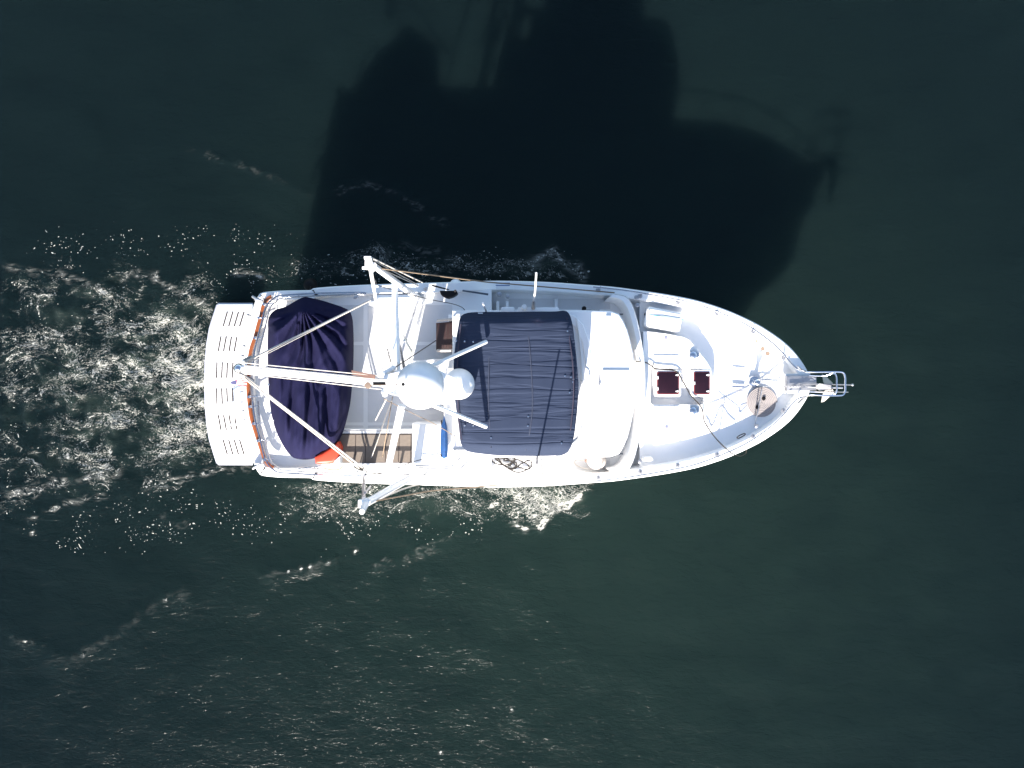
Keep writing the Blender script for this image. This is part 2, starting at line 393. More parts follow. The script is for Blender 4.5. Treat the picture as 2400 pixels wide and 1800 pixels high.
    # crest foam, with wave sheen and sun glints painted in foam colour
    f4 = math_('MAXIMUM', math_('MULTIPLY', math_('MINIMUM', ca, 0.4), math_('MULTIPLY', rng_(n3, 0.38, 0.66), 0.6)), rng_(math_('ADD', ca, math_('ADD', math_('MULTIPLY', n3, .7), math_('MULTIPLY', n4, .9))), 1.22, 1.55)) if True else math_('MULTIPLY', ca, math_('ADD', math_('MULTIPLY', rng_(math_('ADD', n3, math_('MULTIPLY', ca, .10)), 0.50, 0.66), 1.25), 0.06))
    F = math_('MAXIMUM', math_('MAXIMUM', f1, f2), math_('MAXIMUM', f3, f4), True)
    F = math_('MINIMUM', F, 1.0)
    # water body colour, milky where aerated
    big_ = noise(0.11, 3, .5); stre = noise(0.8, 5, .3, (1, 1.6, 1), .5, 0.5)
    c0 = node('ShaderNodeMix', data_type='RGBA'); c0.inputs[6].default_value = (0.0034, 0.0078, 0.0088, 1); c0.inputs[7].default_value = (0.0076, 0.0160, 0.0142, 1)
    sil = node('ShaderNodeVectorMath', operation='DISTANCE'); L(geo.outputs['Position'], sil.inputs[0]); sil.inputs[1].default_value = (2.0, -3.5, 0)   # light falloff painted in: water brighter near this point, darker outward
    light_falloff = rng_(math_('ADD', sil.outputs['Value'], math_('MULTIPLY', big_, 6)), 5.0, 19.0, 1, 0)
    L(math_('MULTIPLY', light_falloff, rng_(math_('ADD', math_('MULTIPLY', big_, .55), math_('MULTIPLY', stre, .45)), 0.30, 0.60, .55, 1)), c0.inputs[0])
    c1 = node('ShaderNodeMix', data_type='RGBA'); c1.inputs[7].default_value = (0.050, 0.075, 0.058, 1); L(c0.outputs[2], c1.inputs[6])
    L(math_('MULTIPLY', math_('MULTIPLY', rng_(fa, 0.15, 1.0), rng_(n1, .38, .62)), 0.38), c1.inputs[0])
    b.inputs['Specular IOR Level'].default_value = 0.12; b.inputs['Roughness'].default_value = 0.17; b.inputs['IOR'].default_value = 1.33
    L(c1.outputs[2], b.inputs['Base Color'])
    b.inputs['Subsurface Weight'].default_value = 0.92; b.inputs['Subsurface Scale'].default_value = 6.0; b.inputs['Subsurface Radius'].default_value = (0.8, 1.0, 1.0)
    # ripples
    rp = noise(10, 5, .6, (0.6, 1.5, 1), .6, 0.55); rp2 = noise(2.6, 4, .5, (0.6, 1.5, 1), .5, 0.45)
    hgt = math_('ADD', math_('MULTIPLY', rp, 0.5), rp2)
    hgt = math_('ADD', hgt, math_('MULTIPLY', math_('MULTIPLY', n2, fa), 1.6))
    bp = node('ShaderNodeBump'); bp.inputs['Strength'].default_value = 0.55; bp.inputs['Distance'].default_value = 0.055; L(hgt, bp.inputs['Height']); L(bp.outputs[0], b.inputs['Normal'])
    fb = node('ShaderNodeBsdfPrincipled'); fb.inputs['Base Color'].default_value = (0.33, 0.33, 0.305, 1); fb.inputs['Roughness'].default_value = 0.8
    bp2 = node('ShaderNodeBump'); bp2.inputs['Strength'].default_value = 1.0; bp2.inputs['Distance'].default_value = 0.05; L(math_('ADD', n3, math_('MULTIPLY', n4, .5)), bp2.inputs['Height']); L(bp2.outputs[0], fb.inputs['Normal'])
    mx = node('ShaderNodeMixShader'); L(F, mx.inputs[0]); L(b.outputs[0], mx.inputs[1]); L(fb.outputs[0], mx.inputs[2])
    L(mx.outputs[0], t.nodes['Material Output'].inputs[0])
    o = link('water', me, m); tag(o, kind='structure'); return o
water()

# ------------------------------------------------------------------ the yacht
Y = empty('motor_yacht', (0, 0, 0), 'white motor yacht seen from above with navy bimini, mast and swim platform under way', 'boat')
def zr(px):   # sheer height
    t = max(0.0, (px-1180)/720); a = min(1, max(0, (1175-px)/80)); return 2.36 + 0.34*t**1.3 + 0.49*a*a*(3-2*a)
half = [(574, 0), (575, 42), (578, 84), (584, 124), (592, 162), (600, 192), (607, 205), (617, 212), (659, 216), (713, 217), (730, 218), (745, 223), (858, 230), (1053, 236), (1134, 239), (1198, 239), (1290, 236), (1380, 229.5), (1438, 225), (1506, 216), (1565, 207), (1622, 196), (1665, 184), (1705, 170), (1742, 154), (1778, 136), (1810, 116), (1837, 96), (1858, 76), (1876, 53), (1889, 32), (1896, 15), (1898, 0)]
hp = smooth_path([Vector((a, b, 0)) for a, b in half], 4)
hp = [Vector((p.x, max(p.y, 0), 0)) for p in hp]; hp[0].y = 0; hp[-1].y = 0
NP = len(hp)
sheer = [P(p.x, 900-p.y, zr(p.x)) for p in hp]          # port side, stern centre -> bow
def offset(pts, d):
    """move a port side curve inward by d (metres) in plan"""
    out = []
    for i, p in enumerate(pts):
        a = pts[max(i-1, 0)]; b = pts[min(i+1, len(pts)-1)]; t = Vector((b.x-a.x, b.y-a.y)).normalized()
        if i == 0: n_ = Vector((1, 0))
        elif i == len(pts)-1: n_ = Vector((-1, 0))
        else: n_ = Vector((t.y, -t.x))
        q = Vector((p.x+n_.x*d, p.y+n_.y*d, p.z)); q.y = max(q.y, 0); out.append(q)
    out[0].y = 0; out[-1].y = 0
    # stay monotone near the bow
    return out
def ringpair(bm, curves, caplast=True):
    loops = []
    for c in curves:
        port = [bm.verts.new(p) for p in c]
        stb = [port[0]] + [bm.verts.new((p.x, -p.y, p.z)) for p in c[1:-1]] + [port[-1]]
        loops.append((port, stb))
    for (A, a), (B, b_) in zip(loops, loops[1:]):
        for i in range(len(A)-1):
            for X, Yv in ((A, B), (a, b_)):
                f = (X[i], X[i+1], Yv[i+1], Yv[i])
                if len(set(f)) >= 3:
                    try: bm.faces.new(list(dict.fromkeys(f)))
                    except ValueError: pass
    if caplast:
        A, a = loops[-1]
        for i in range(len(A)-1):
            f = list(dict.fromkeys((A[i], A[i+1], a[i+1], a[i])))
            if len(f) >= 3:
                try: bm.faces.new(f)
                except ValueError: pass
def shift(c, dz, wf=1.0, rake=0.0):
    out = []
    for p in c:
        f = max(0, (p.x-2)/6); q = Vector((p.x-(f**2)*rake, p.y*(wf-0.25*f*(1-wf)*4 if p.x > 2 else wf), p.z+dz)); out.append(q)
    return out
def deck_strip(bm, crv, z0, z1, slope=0.0):
    k = []
    for p in crv:
        if not k or p.x > k[-1].x+.012: k.append(p)
    T = [(bm.verts.new((p.x, p.y, z1+slope*(p.x-k[0].x))), bm.verts.new((p.x, -p.y, z1+slope*(p.x-k[0].x)))) for p in k]; B = [(bm.verts.new((p.x, p.y, z0)), bm.verts.new((p.x, -p.y, z0))) for p in k]
    for i in range(len(k)-1):
        a, b_, c_, d_ = T[i], T[i+1], B[i], B[i+1]
        bm.faces.new((a[0], b_[0], b_[1], a[1])); bm.faces.new((c_[0], d_[0], d_[1], c_[1]))
        bm.faces.new((a[0], b_[0], d_[0], c_[0])); bm.faces.new((a[1], b_[1], d_[1], c_[1]))
    for i in (0, -1): bm.faces.new((T[i][0], T[i][1], B[i][1], B[i][0]))
# hull skin
wl = [Vector((p.x if p.x < 1 else 1+(p.x-1)*0.62, p.y*(0.94-0.16*max(0, (p.x-1)/6)**1.5), 0.0)) for p in sheer]
kl = [Vector((p.x if p.x < 1 else 1+(p.x-1)*0.55, p.y*(0.70-0.25*max(0, (p.x-1)/6)**1.5), -0.7)) for p in sheer]
mid_ = [Vector((a.x*.5+b.x*.5+0.02*(a.x > 5), a.y*.55+b.y*.45, 1.15)) for a, b in zip(sheer, wl)]
in1 = offset(sheer, 0.035)
def atz(c, f): return [Vector((p.x, p.y, f(p))) for p in c]
sh_px = [p.x for p in hp]
zs = [zr(x) for x in sh_px]
out0 = offset(sheer, -0.03)
cap_o = [Vector((p.x, p.y, z-0.10)) for p, z in zip(out0, zs)]
cap_o2 = [Vector((p.x, p.y, z-0.03)) for p, z in zip(out0, zs)]
cap_i = offset(sheer, 0.17); cap_i2 = [Vector((p.x, p.y, z-0.02)) for p, z in zip(offset(sheer, 0.19), zs)]
inw = [Vector((p.x, p.y, z-0.62)) for p, z in zip(offset(sheer, 0.22), zs)]
rub = [Vector((p.x, p.y, z-0.12)) for p, z in zip(sheer, zs)]
bm = N(); ringpair(bm, [rub, mid_, wl, kl], True); obj('hull', bm, M['white'], Y, angle=50)
bs0 = [Vector((a.x*.88+b.x*.12+.01, (a.y*.88+b.y*.12)+.012, .16)) for a, b in zip(wl, mid_)]; bs1 = [Vector((a.x*.78+b.x*.22+.01, (a.y*.78+b.y*.22)+.012, .27)) for a, b in zip(wl, mid_)]
bm = N(); ringpair(bm, [bs0[2:-1], bs1[2:-1]], False); obj('boot_stripe', bm, M['stripe'], Y)
bm = N(); ringpair(bm, [rub, cap_o, cap_o2, sheer, cap_i, cap_i2, inw], True); obj('bulwark_and_deck', bm, M['white'], Y, angle=30)

# swim platform with drain slots
plat = [(592, 713), (512, 713), (509, 716), (500, 744), (492, 770), (486, 806), (482, 850), (481, 900)]
plat = plat + [(a, 1800-b) for a, b in plat[-2::-1]]
bm = N(); prism(bm, PL(plat, .45), 0.33, 0.45, 0.02); pf = obj('swim_platform', bm, M['white'], Y)
bm = N(); tube(bm, [p+Vector((-.01, 0, -.06)) for p in PL(plat, .45)], 0.04, 8); obj('platform_rub_rail', bm, M['steel'] and mat('grey_rubber', (.35, .36, .42), .5), pf)
slots = [[(533, 730, 523, 765), (546, 730, 536, 765), (559, 731, 549, 765), (572, 731, 561.5, 765)],
         [(518, 788, 511.5, 823), (530.5, 788, 524, 823), (542.5, 789, 537, 823), (555, 790, 549, 824)],
         [(508.5, 849, 507.5, 886), (521, 849, 519.5, 886), (533, 850, 531.5, 886), (546, 850, 544, 886)]]
for g in slots:
    for side in (0, 1):
        for (a, b_, c_, d_) in g:
            if side: b_, d_ = 1796-b_, 1796-d_
            bm = N(); stroke(bm, [P(a, b_, .45), P(c_, d_, .45)], 0.036, 0.45); obj('drain_slot', bm, M['dark'], pf)
# transom: sloping face, centre seam
bm = N(); stroke(bm, [P(481, 898, .45), P(575, 898, .45)], 0.012, 0.45); obj('platform_seam', bm, mat('grey_seam', (.5, .5, .52), .6), pf)
ZO = 0.5
# teak cap rail
teak = [(636, 695), (627, 700), (617, 716), (611, 741), (604, 765), (597.5, 790), (589, 815), (584.5, 840), (582, 870), (581, 900), (582, 925), (585, 955), (589, 980), (595, 1000), (603, 1026), (614, 1059), (622, 1080), (632, 1092), (641, 1096)]
tp = smooth_path(PL(teak, 2.45), 4)
bm = N()
def ribbon(bm, pts, wdt, th):
    rows = []
    for i, p in enumerate(pts):
        a = pts[max(i-1, 0)]; b = pts[min(i+1, len(pts)-1)]; d = Vector((b.x-a.x, b.y-a.y, 0)).normalized(); n_ = Vector((-d.y, d.x, 0))*wdt/2
        rows.append([bm.verts.new(p+n_+Vector((0, 0, -th))), bm.verts.new(p+n_*0.9), bm.verts.new(p+n_*0.5+Vector((0, 0, .008))), bm.verts.new(p-n_*0.5+Vector((0, 0, .008))), bm.verts.new(p-n_*.9), bm.verts.new(p-n_+Vector((0, 0, -th)))])
    for A, B in zip(rows, rows[1:]):
        for k in range(5): bm.faces.new((A[k], A[k+1], B[k+1], B[k]))
    bm.faces.new(rows[0]); bm.faces.new(rows[-1][::-1])
ribbon(bm, tp, 0.085, 0.05); tr = obj('teak_cap_rail', bm, M['teak'], Y)
for (a, b_) in [(619, 713), (607, 745), (598, 792), (584, 930), (586, 953), (595, 993), (605, 1033), (621, 1077)]:
    bm = N(); lathe(bm, [(0, .05), (.028, .05), (.032, .035), (.045, .0), (.045, -.01)], P(a, b_, 2.47), 12); tube(bm, [P(a, b_, 2.50), P(a+22, b_-2, 2.56)], .014, 6); obj('rail_bracket', bm, M['steel'], tr)
# little lights / rod holders on the transom
for (a, b_) in [(581, 738), (580, 792), (572, 811), (568, 834), (567, 919), (583, 1053), (567, 943), (570, 963), (574, 983)]:
    bm = N(); tube(bm, [P(a, b_, 1.9), P(a+14, b_+(3 if b_ < 900 else -3), 2.1)], .016, 6); lathe(bm, [(0, .03), (.028, .02), (.03, -.03), (0, -.03)], P(a, b_, 1.9), 10); obj('transom_fitting', bm, M['dull'], Y)
ZO = 0.0
# swim ladder folded on the platform
bm = N()
for yy in (943, 995): tube(bm, [P(531, yy, .62), P(575, yy-1, .75), P(583, yy-2, 1.6)], .018, 8)
for xx in (534, 548, 562): tube(bm, [P(xx, 943, .66), P(xx, 995, .66)], .02, 8)
obj('swim_ladder', bm, M['spar'], Y)
ZO = 0.5
# stern quarter cleats with hawse
for (a, b_, sg) in [(602, 701, 1), (603, 1092, -1)]:
    bm = N(); tube(bm, [P(a-10, b_-6*sg, 2.42), P(a, b_, 2.5), P(a+14, b_+5*sg, 2.5)], .03, 8); box(bm, P(a, b_, 2.43), (.10, .06, .08)); obj('stern_cleat', bm, M['dull'], Y)

# aft deck
ZD = 2.2
ao_ = [p for p in offset(sheer, 0.19) if p.x < -.4]
bm = N(); deck_strip(bm, [Vector((ao_[0].x, .01, 0))]+[p for p in ao_[1:] if p.y > .2], 2.0, ZD+.5); ad = obj('aft_deck', bm, M['white'], Y)
panels = [(640, 715, 852, 801), (640, 809, 852, 990), (640, 997, 852, 1010), (862, 715, 1060, 801), (862, 809, 1060, 990), (862, 997, 1060, 1010)]
for (a, b_, c_, d_) in panels:
    p0 = P(a, b_, ZD); p1 = P(c_, d_, ZD)
    bm = N(); prism(bm, rrect((p0.x+p1.x)/2, (p0.y+p1.y)/2, p1.x-p0.x, p0.y-p1.y, .03), ZD-.01, ZD+.004); obj('nonskid_panel', bm, M['deck'], ad, smooth=False)
bm = N(); prism(bm, PL([(1136, 1060), (1262, 1060), (1270, 1121), (1136, 1124)], ZD-.27), 1.2, ZD-.27); obj('starboard_step', bm, M['white'], Y, smooth=False)
# inboard gutter/step along the port side
bm = N(); prism(bm, PL([(880, 690), (975, 690), (985, 700), (965, 738), (895, 738), (872, 716)], 2.34), 2.1, 2.34, .03); obj('davit_base', bm, M['white'], Y)
bm = N(); prism(bm, PL([(880, 1110), (975, 1110), (985, 1100), (975, 1090), (880, 1090)], 2.34), 2.1, 2.34, .02); obj('davit_base', bm, M['white'], Y)

# starboard locker with bleached panels
bm = N(); prism(bm, PL([(760, 1006), (965, 1006), (965, 1090), (742, 1090), (752, 1050)], 2.72), 2.15, 2.72, .02); lk = obj('deck_locker', bm, M['white'], Y)
xs_ = [770, 834, 858, 905, 936, 964]
for a, c_ in zip(xs_, xs_[1:]):
    bm = N(); prism(bm, PL([(a+1, 1019), (c_-1, 1019), (c_-1-(2), 1083), (a+1-2, 1083)], 2.72), 2.70, 2.728); obj('bleached_panel', bm, M['tan'], lk, smooth=False)
bm = N(); prism(bm, PL([(766, 1016), (965, 1016), (965, 1085), (762, 1085)], 2.72), 2.70, 2.724); obj('locker_gap', bm, M['dark'], lk, smooth=False)
bm = N(); tube(bm, [P(800, 1009, 2.80), P(965, 1011, 2.80)], .012, 6); obj('locker_grab_rail', bm, M['dull'], lk)
# low gallery rail whose shadow falls on the panels
bm = N(); box(bm, P(865, 1088, 2.90), (2.05, .035, .045), bev=.01)
for xx in (790, 826, 908, 938): box(bm, P(xx, 1088, 2.80), (.05, .035, .17))
box(bm, P(862, 1088, 2.80), (.30, .03, .17)); obj('gallery_rail', bm, M['white'], lk)

# white locker box by the bridge
bm = N(); prism(bm, PL([(966, 992), (1040, 992), (1040, 1086), (966, 1086)], 3.25), 2.15, 3.25, .03); obj('white_locker', bm, M['white'], Y)
bm = N(); prism(bm, PL([(969, 995), (1037, 995), (1037, 1083), (969, 1083)], 3.28), 3.25, 3.28, .012); obj('locker_lid', bm, M['white'], Y)
bm = N(); prism(bm, PL([(1058, 990), (1110, 985), (1110, 1050), (1060, 1040)], 3.0), 2.3, 3.0); obj('companionway_floor', bm, mat('brown_carpet', (.055, .045, .035), .9), Y)

ZO = 0.0
# ---- superstructure
roofp = [(1060, 727), (1380, 727), (1432, 728), (1452, 735), (1461, 750), (1471, 772), (1478, 798), (1485, 830), (1489, 865), (1490, 900)]
roofp = roofp + [(a, 1799-b) for a, b in roofp[-2::-1]]
ZR = 4.15
wall_ = [Vector((p.x*0.985-.03*(p.x > 2.3), p.y*.965, 0)) for p in PL(roofp, ZR)]
bm = N(); prism(bm, wall_, 1.7, ZR-.12); ph = obj('pilothouse', bm, M['white'], Y)
bm = N(); prism(bm, PL(roofp, ZR), ZR-.14, ZR, .05, 3); rf = obj('pilothouse_roof', bm, M['roof'], Y)
# windows of the pilothouse (front and sides)
gl = mat('dark_glass', (.02, .025, .03), .06)
fr = [p for p in wall_ if p.x > 2.2]
for a, b_ in zip(fr, fr[1:]):
    if (a-b_).length < .15: continue
    d = (b_-a).normalized(); n_ = Vector((-d.y, d.x, 0)); c_ = (a+b_)/2
    if n_.dot(c_) < 0: n_ = -n_
    bm = N(); box(bm, c_+n_*.005+Vector((0, 0, 3.45)), ((a-b_).length-.06, .02, .62), math.atan2(d.y, d.x)); obj('window', bm, gl, ph)
for sy in (1, -1):
    for xx in (-.6, .3, 1.2, 2.0):
        bm = N(); box(bm, (xx, sy*abs(wall_[0].y)+sy*.005, 3.45), (.75, .02, .6)); obj('window', bm, gl, ph)
# bridge coaming (front wall and venturi screen) in front of the bimini
com = [(1075, 733), (1300, 733), (1345, 738), (1368, 760), (1382, 800), (1388, 850), (1390, 900)]
com = com + [(a, 1799-b) for a, b in com[-2::-1]]
cw = PL(com, 4.19); cwi = [Vector((p.x-.13, p.y*.93, 0)) for p in cw]
bm = N()
o_ = [bm.verts.new((p.x, p.y, ZR-.01)) for p in cw]; t_ = [bm.verts.new((p.x-.02, p.y*.99, 4.19)) for p in cw]
i_ = [bm.verts.new((p.x, p.y, 4.19)) for p in cwi]; j_ = [bm.verts.new((p.x, p.y, ZR-.01)) for p in cwi]
for A, B in ((o_, t_), (t_, i_), (i_, j_)):
    for k in range(len(A)-1): bm.faces.new((A[k], A[k+1], B[k+1], B[k]))
obj('bridge_coaming', bm, M['roof'], Y)
bm = N(); stroke(bm, smooth_path(PL([(1352, 745), (1362, 820), (1366, 900), (1362, 980), (1352, 1060)], 4.19), 5), .03, 4.19, .03); obj('coaming_trim', bm, M['white'], Y)
# raised sloping brow between coaming and roof front, box and wiper on the roof
bm = N(); prism(bm, PL([(1412, 867), (1475, 867), (1475, 926), (1416, 926)], 4.185), ZR-.01, 4.185, .01); obj('roof_hatch_box', bm, M['white'], Y)
bm = N(); tube(bm, smooth_path([P(1362, 893, 4.3), P(1368, 893, 4.34), P(1376, 889, 4.3), P(1381, 884, 4.22)], 4), .012, 6); obj('roof_fitting', bm, M['white'], Y)
bm = N(); tube(bm, [P(1406, 878, 4.17), P(1403, 900, 4.18)], .012, 6); tube(bm, [P(1404, 896, 4.18), P(1406, 903, 4.18)], .02, 6); obj('roof_latch', bm, M['dull'], Y)
bm = N(); prism(bm, PL([(1420, 740), (1432, 740), (1428, 790)], 4.19), ZR-.01, 4.19, .008); obj('roof_rib', bm, M['white'], Y)
# port side black horn on roof edge
bm = N(); lathe(bm, sphere_prof(.05), P(1369, 723, 4.0)); tube(bm, [P(1363, 727, 3.98), P(1405, 728, 3.98)], .015, 6); obj('air_horn', bm, M['black'], Y)
# stack of low white boxes along port edge of bridge
bm = N(); prism(bm, [*rrect(*P(1190, 726, 4.2)[:2], .28, .12, .03)], 3.9, 4.2, .01); prism(bm, [*rrect(*P(1262, 727, 4.2)[:2], .86, .12, .03)], 3.9, 4.2, .01); obj('side_box', bm, M['white'], Y)

# side deck details port: low coamings/steps (the walkway next to the house)
bm = N(); so_ = [p for p in offset(sheer, 0.20) if -.5 < p.x < 2.9]; deck_strip(bm, so_, 1.65, 1.95); sdk = obj('side_deck', bm, M['white'], Y, smooth=False)
for a, b_, c_ in ((1193, 1298, 1), (1308, 1430, 1), (1250, 1285, 0), (1295, 1430, 0)):
    y_ = (700, 724) if c_ else (1074, 1100)
    bm = N(); prism(bm, PL([(a, y_[0]), (b_, y_[0]), (b_, y_[1]), (a, y_[1])], 1.95), 1.94, 1.955); obj('nonskid_panel', bm, M['deck'], sdk, smooth=False)
for xx in (1113, 1140, 1163, 1185): 
    bm = N(); prism(bm, PL([(xx, 706), (xx+7, 706), (xx+7, 728), (xx, 728)], 2.3), 1.9, 2.3, .01); obj('step_riser', bm, M['white'], Y)
bm = N(); prism(bm, PL([(1300, 700), (1308, 700), (1308, 726), (1300, 726)], 2.1), 1.9, 2.1, .01); obj('step_riser', bm, M['white'], Y)
bm = N(); prism(bm, PL([(1000, 690), (1105, 690), (1105, 702), (1000, 702)], 2.4), 2.1, 2.4, .02); obj('port_side_step', bm, M['white'], Y)
# boarding gate sections: blue stripes on cap port side
gate = link('boarding_gate', bpy.data.meshes.new('g')) if False else None
bm = N(); prism(bm, PL([(1128, 659), (1205, 659), (1205, 679), (1128, 680)], 2.40), 2.2, 2.40, .015); bg = obj('boarding_gate', bm, M['white'], Y)
for yy in (663.5, 669):
    bm = N(); stroke(bm, [P(1135, yy, 2.40), P(1195, yy, 2.40)], .017, 2.40); obj('blue_stripe', bm, M['stripe'], bg)

# Portuguese bridge: curved breast wall in front of the house
outer = [(1440, 688), (1468, 694), (1484, 716), (1496, 755), (1505, 800), (1512, 850), (1514, 900)]
inner = [(1425, 698), (1452, 704), (1468, 724), (1480, 760), (1489, 803), (1496, 852), (1498, 900)]
def mirror(l): return l + [(a, 1800-b) for a, b in l[-2::-1]]
ow = smooth_path(PL(mirror(outer), 2.88), 4); iw = smooth_path(PL(mirror(inner), 2.88), 4)
bm = N()
rows = [[bm.verts.new((p.x+.06, p.y, 1.8)) for p in ow], [bm.verts.new((p.x, p.y, 2.82)) for p in ow], [bm.verts.new(((p.x*.8+q.x*.2), (p.y*.8+q.y*.2), 2.88)) for p, q in zip(ow, iw)],
        [bm.verts.new(((p.x*.2+q.x*.8), (p.y*.2+q.y*.8), 2.88)) for p, q in zip(ow, iw)], [bm.verts.new((q.x, q.y, 2.82)) for q in iw], [bm.verts.new((q.x, q.y, 1.8)) for q in iw]]
for A, B in zip(rows, rows[1:]):
    for k in range(len(A)-1): bm.faces.new((A[k], A[k+1], B[k+1], B[k]))
obj('portuguese_bridge', bm, M['white'], Y, angle=50)

ZO = -0.20
# foredeck trunk with hatch well
trunk = [(1508, 776), (1560, 782), (1600, 790), (1616, 797), (1632, 818), (1655, 846), (1668, 868), (1671, 900)]
trunk = trunk + [(a, 1800-b) for a, b in trunk[-2::-1]]
trw = PL(trunk, 2.75)
well = [Vector((v.x, v.y, 0)) for v in rrect(*P(1587, 906, 2.75)[:2], P(1650, 0, 2.75).x-P(1524, 0, 2.75).x, (948-862)/100*S(2.75), .08)]
bm = N(); prism(bm, trw, 2.2, 2.75, hole=well); tk = obj('trunk_cabin', bm, M['white'], Y, smooth=False)
bm = N(); prism(bm, [v for v in well], 2.5, 2.55); obj('hatch_well', bm, M['deck'], Y, smooth=False)
# sloping fillet round the trunk
bm = N()
for zz, k in ((2.751, 0),):
    pass
bm.free()
def hatch(x0, x1, y0, y1):
    p0 = P(x0, y0, 2.74); p1 = P(x1, y1, 2.74); cx, cy = (p0.x+p1.x)/2, (p0.y+p1.y)/2; w_, h_ = p1.x-p0.x, p0.y-p1.y
    bm = N(); prism(bm, rrect(cx, cy, w_+.10, h_+.10, .06), 2.5, 2.765, .02); base = obj('hatch', bm, M['white'], Y)
    bm = N(); prism(bm, rrect(cx, cy, w_, h_, .04), 2.75, 2.78, .01); obj('hatch_frame', bm, M['redrim'], base)
    bm = N(); prism(bm, rrect(cx, cy, w_-.05, h_-.05, .03), 2.76, 2.79, .006); obj('hatch_glass', bm, M['red'], base)
    for yy in (y0+8, y1-8):
        bm = N(); box(bm, P(x1-5, yy, 2.80), (.05, .025, .02), bev=.005); lathe(bm, [(0, .02), (.022, .018), (.024, 0)], P(x1-3, yy, 2.79), 12); obj('hatch_latch', bm, M['white'], base)
    for yy in ((y0+14, y1-14) if x1-x0 > 45 else ((y0+y1)/2,)):
        bm = N(); box(bm, P(x0+2, yy, 2.79), (.045, .07, .02), bev=.005); obj('hatch_hinge', bm, M['white'], base)
hatch(1539, 1591, 871, 925); hatch(1625, 1663, 871, 925)
# deck vents, pads and little fittings on the trunk
for yy in (833, 963):
    bm = N(); lathe(bm, [(0, .10), (.05, .095), (.085, .07), (.09, .05), (.05, .045), (.05, 0)], P(1623, yy, 2.745), 20); lathe(bm, [(0, .06), (.045, .05), (.05, .0)], P(1633, yy, 2.745), 16); obj('mushroom_vent', bm, M['steel'], Y)
for a, b_ in ((1560.5, 794), (1562, 1003)):
    bm = N(); prism(bm, rrect(*P(a, b_, 2.75)[:2], .065, .085, .01), 2.74, 2.765, .004); obj('vent_pad', bm, mat('grey_pad', (.32, .31, .42), .6), Y)
for a, b_ in ((1544, 839), (1580, 839), (1545, 957), (1580, 957)):
    bm = N(); tube(bm, [P(a, b_-4, 2.78), P(a, b_+4, 2.78)], .008, 6); obj('eye_strap', bm, M['dull'], Y)
for yy in (840, 960):
    bm = N(); tube(bm, [P(1530, yy, 2.80), P(1590, yy, 2.80)], .010, 6); obj('grab_rail', bm, M['white'], Y)
# foredeck surface forward of the trunk
bm = N(); fo = [p for p in offset(sheer, 0.19) if 2.85 < p.x < 6.6]; deck_strip(bm, fo, 1.8, 2.22, .05); fd = obj('foredeck', bm, M['white'], Y, smooth=False)
# forward locker ridge on foredeck (moulded step) port and starboard
for sg in (1, -1):
    def q(a, b_): return (a, b_) if sg > 0 else (a, 1800-b_)
    bm = N(); pts = PL([q(1640, 790), q(1652, 772), q(1672, 742), q(1700, 752), q(1742, 775), q(1752, 790), q(1738, 812), q(1725, 826)], 2.5)
    bm.free()
ZO = -0.05
# cleats (H cleats)
for yy in (880.5, 915.5):
    bm = N(); tube(bm, [P(1714, yy, 2.50), P(1744, yy, 2.50)], .012, 6)
    for xx in (1724, 1732): tube(bm, [P(xx, yy, 2.42), P(xx, yy, 2.50)], .012, 6)
    obj('deck_cleat', bm, M['dull'], Y)
# low strap between cleats
bm = N(); box(bm, P(1730, 906, 2.44), (.28, .04, .03)); obj('tread_strip', bm, mat('grey_tread', (.55, .55, .62), .7), Y)
# windlass
bm = N(); lathe(bm, [(0, .05), (.12, .05), (.135, .03), (.14, 0)], P(1767, 894, 2.42), 24); lathe(bm, [(0, .36), (.045, .355), (.07, .33), (.07, .28), (.04, .24), (.045, .12), (.08, .06), (.09, .04)], P(1767, 896, 2.42), 20)
box(bm, P(1762, 897, 2.48), (.14, .14, .10), bev=.03); wl_ = obj('windlass', bm, M['steel'], Y)
bm = N(); tube(bm, [P(1772, 893, 2.50), P(1786, 890, 2.50), P(1805, 890, 2.50)], .014, 6); obj('windlass_handle', bm, M['steel'], wl_)
# small deck caps
for a, b_, r in ((1772.5, 799.5, .03), (1788, 817.5, .048), (1799.5, 829, .052)):
    bm = N(); lathe(bm, [(0, .012), (r*.8, .012), (r, 0)], P(a, b_, 2.425), 20); obj('deck_fill_cap', bm, M['brass'], Y)
# anchor roller plate and pulpit
bm = N(); prism(bm, PL([(1844, 881), (1914, 881), (1914, 915), (1844, 916)], 2.95), 2.80, 2.95, .01); obj('anchor_roller_plate', bm, M['dull'], Y)
bm = N(); prism(bm, PL([(1842, 876), (1900, 874), (1896, 922), (1842, 922)], 2.86), 2.6, 2.86, .02); obj('bow_platform', bm, M['white'], Y)
bm = N()
tube(bm, smooth_path([P(1868, 858, 2.95), P(1880, 868, 3.35), P(1893, 872, 3.55), P(1930, 872, 3.6), P(1968, 872, 3.6), P(1978, 876, 3.6), P(1981, 886, 3.6), P(1981, 900, 3.6), P(1981, 915, 3.6), P(1977, 924, 3.6), P(1968, 927, 3.6), P(1930, 927, 3.6), P(1900, 926, 3.55), P(1884, 932, 3.35), P(1870, 945, 2.95)], 5), .021, 8)
tube(bm, smooth_path([P(1896, 880, 3.0), P(1930, 881, 3.05), P(1952, 875, 3.15), P(1960, 882, 3.2), P(1961, 900, 3.2), P(1961, 915, 3.2), P(1955, 924, 3.15), P(1935, 920, 3.05), P(1896, 918, 3.0)], 5), .018, 8)
for yy in (872, 927): tube(bm, [P(1950, yy, 3.6), P(1948, yy+(3 if yy < 900 else -3), 3.05)], .014, 6)
obj('bow_pulpit', bm, M['steel'], Y)
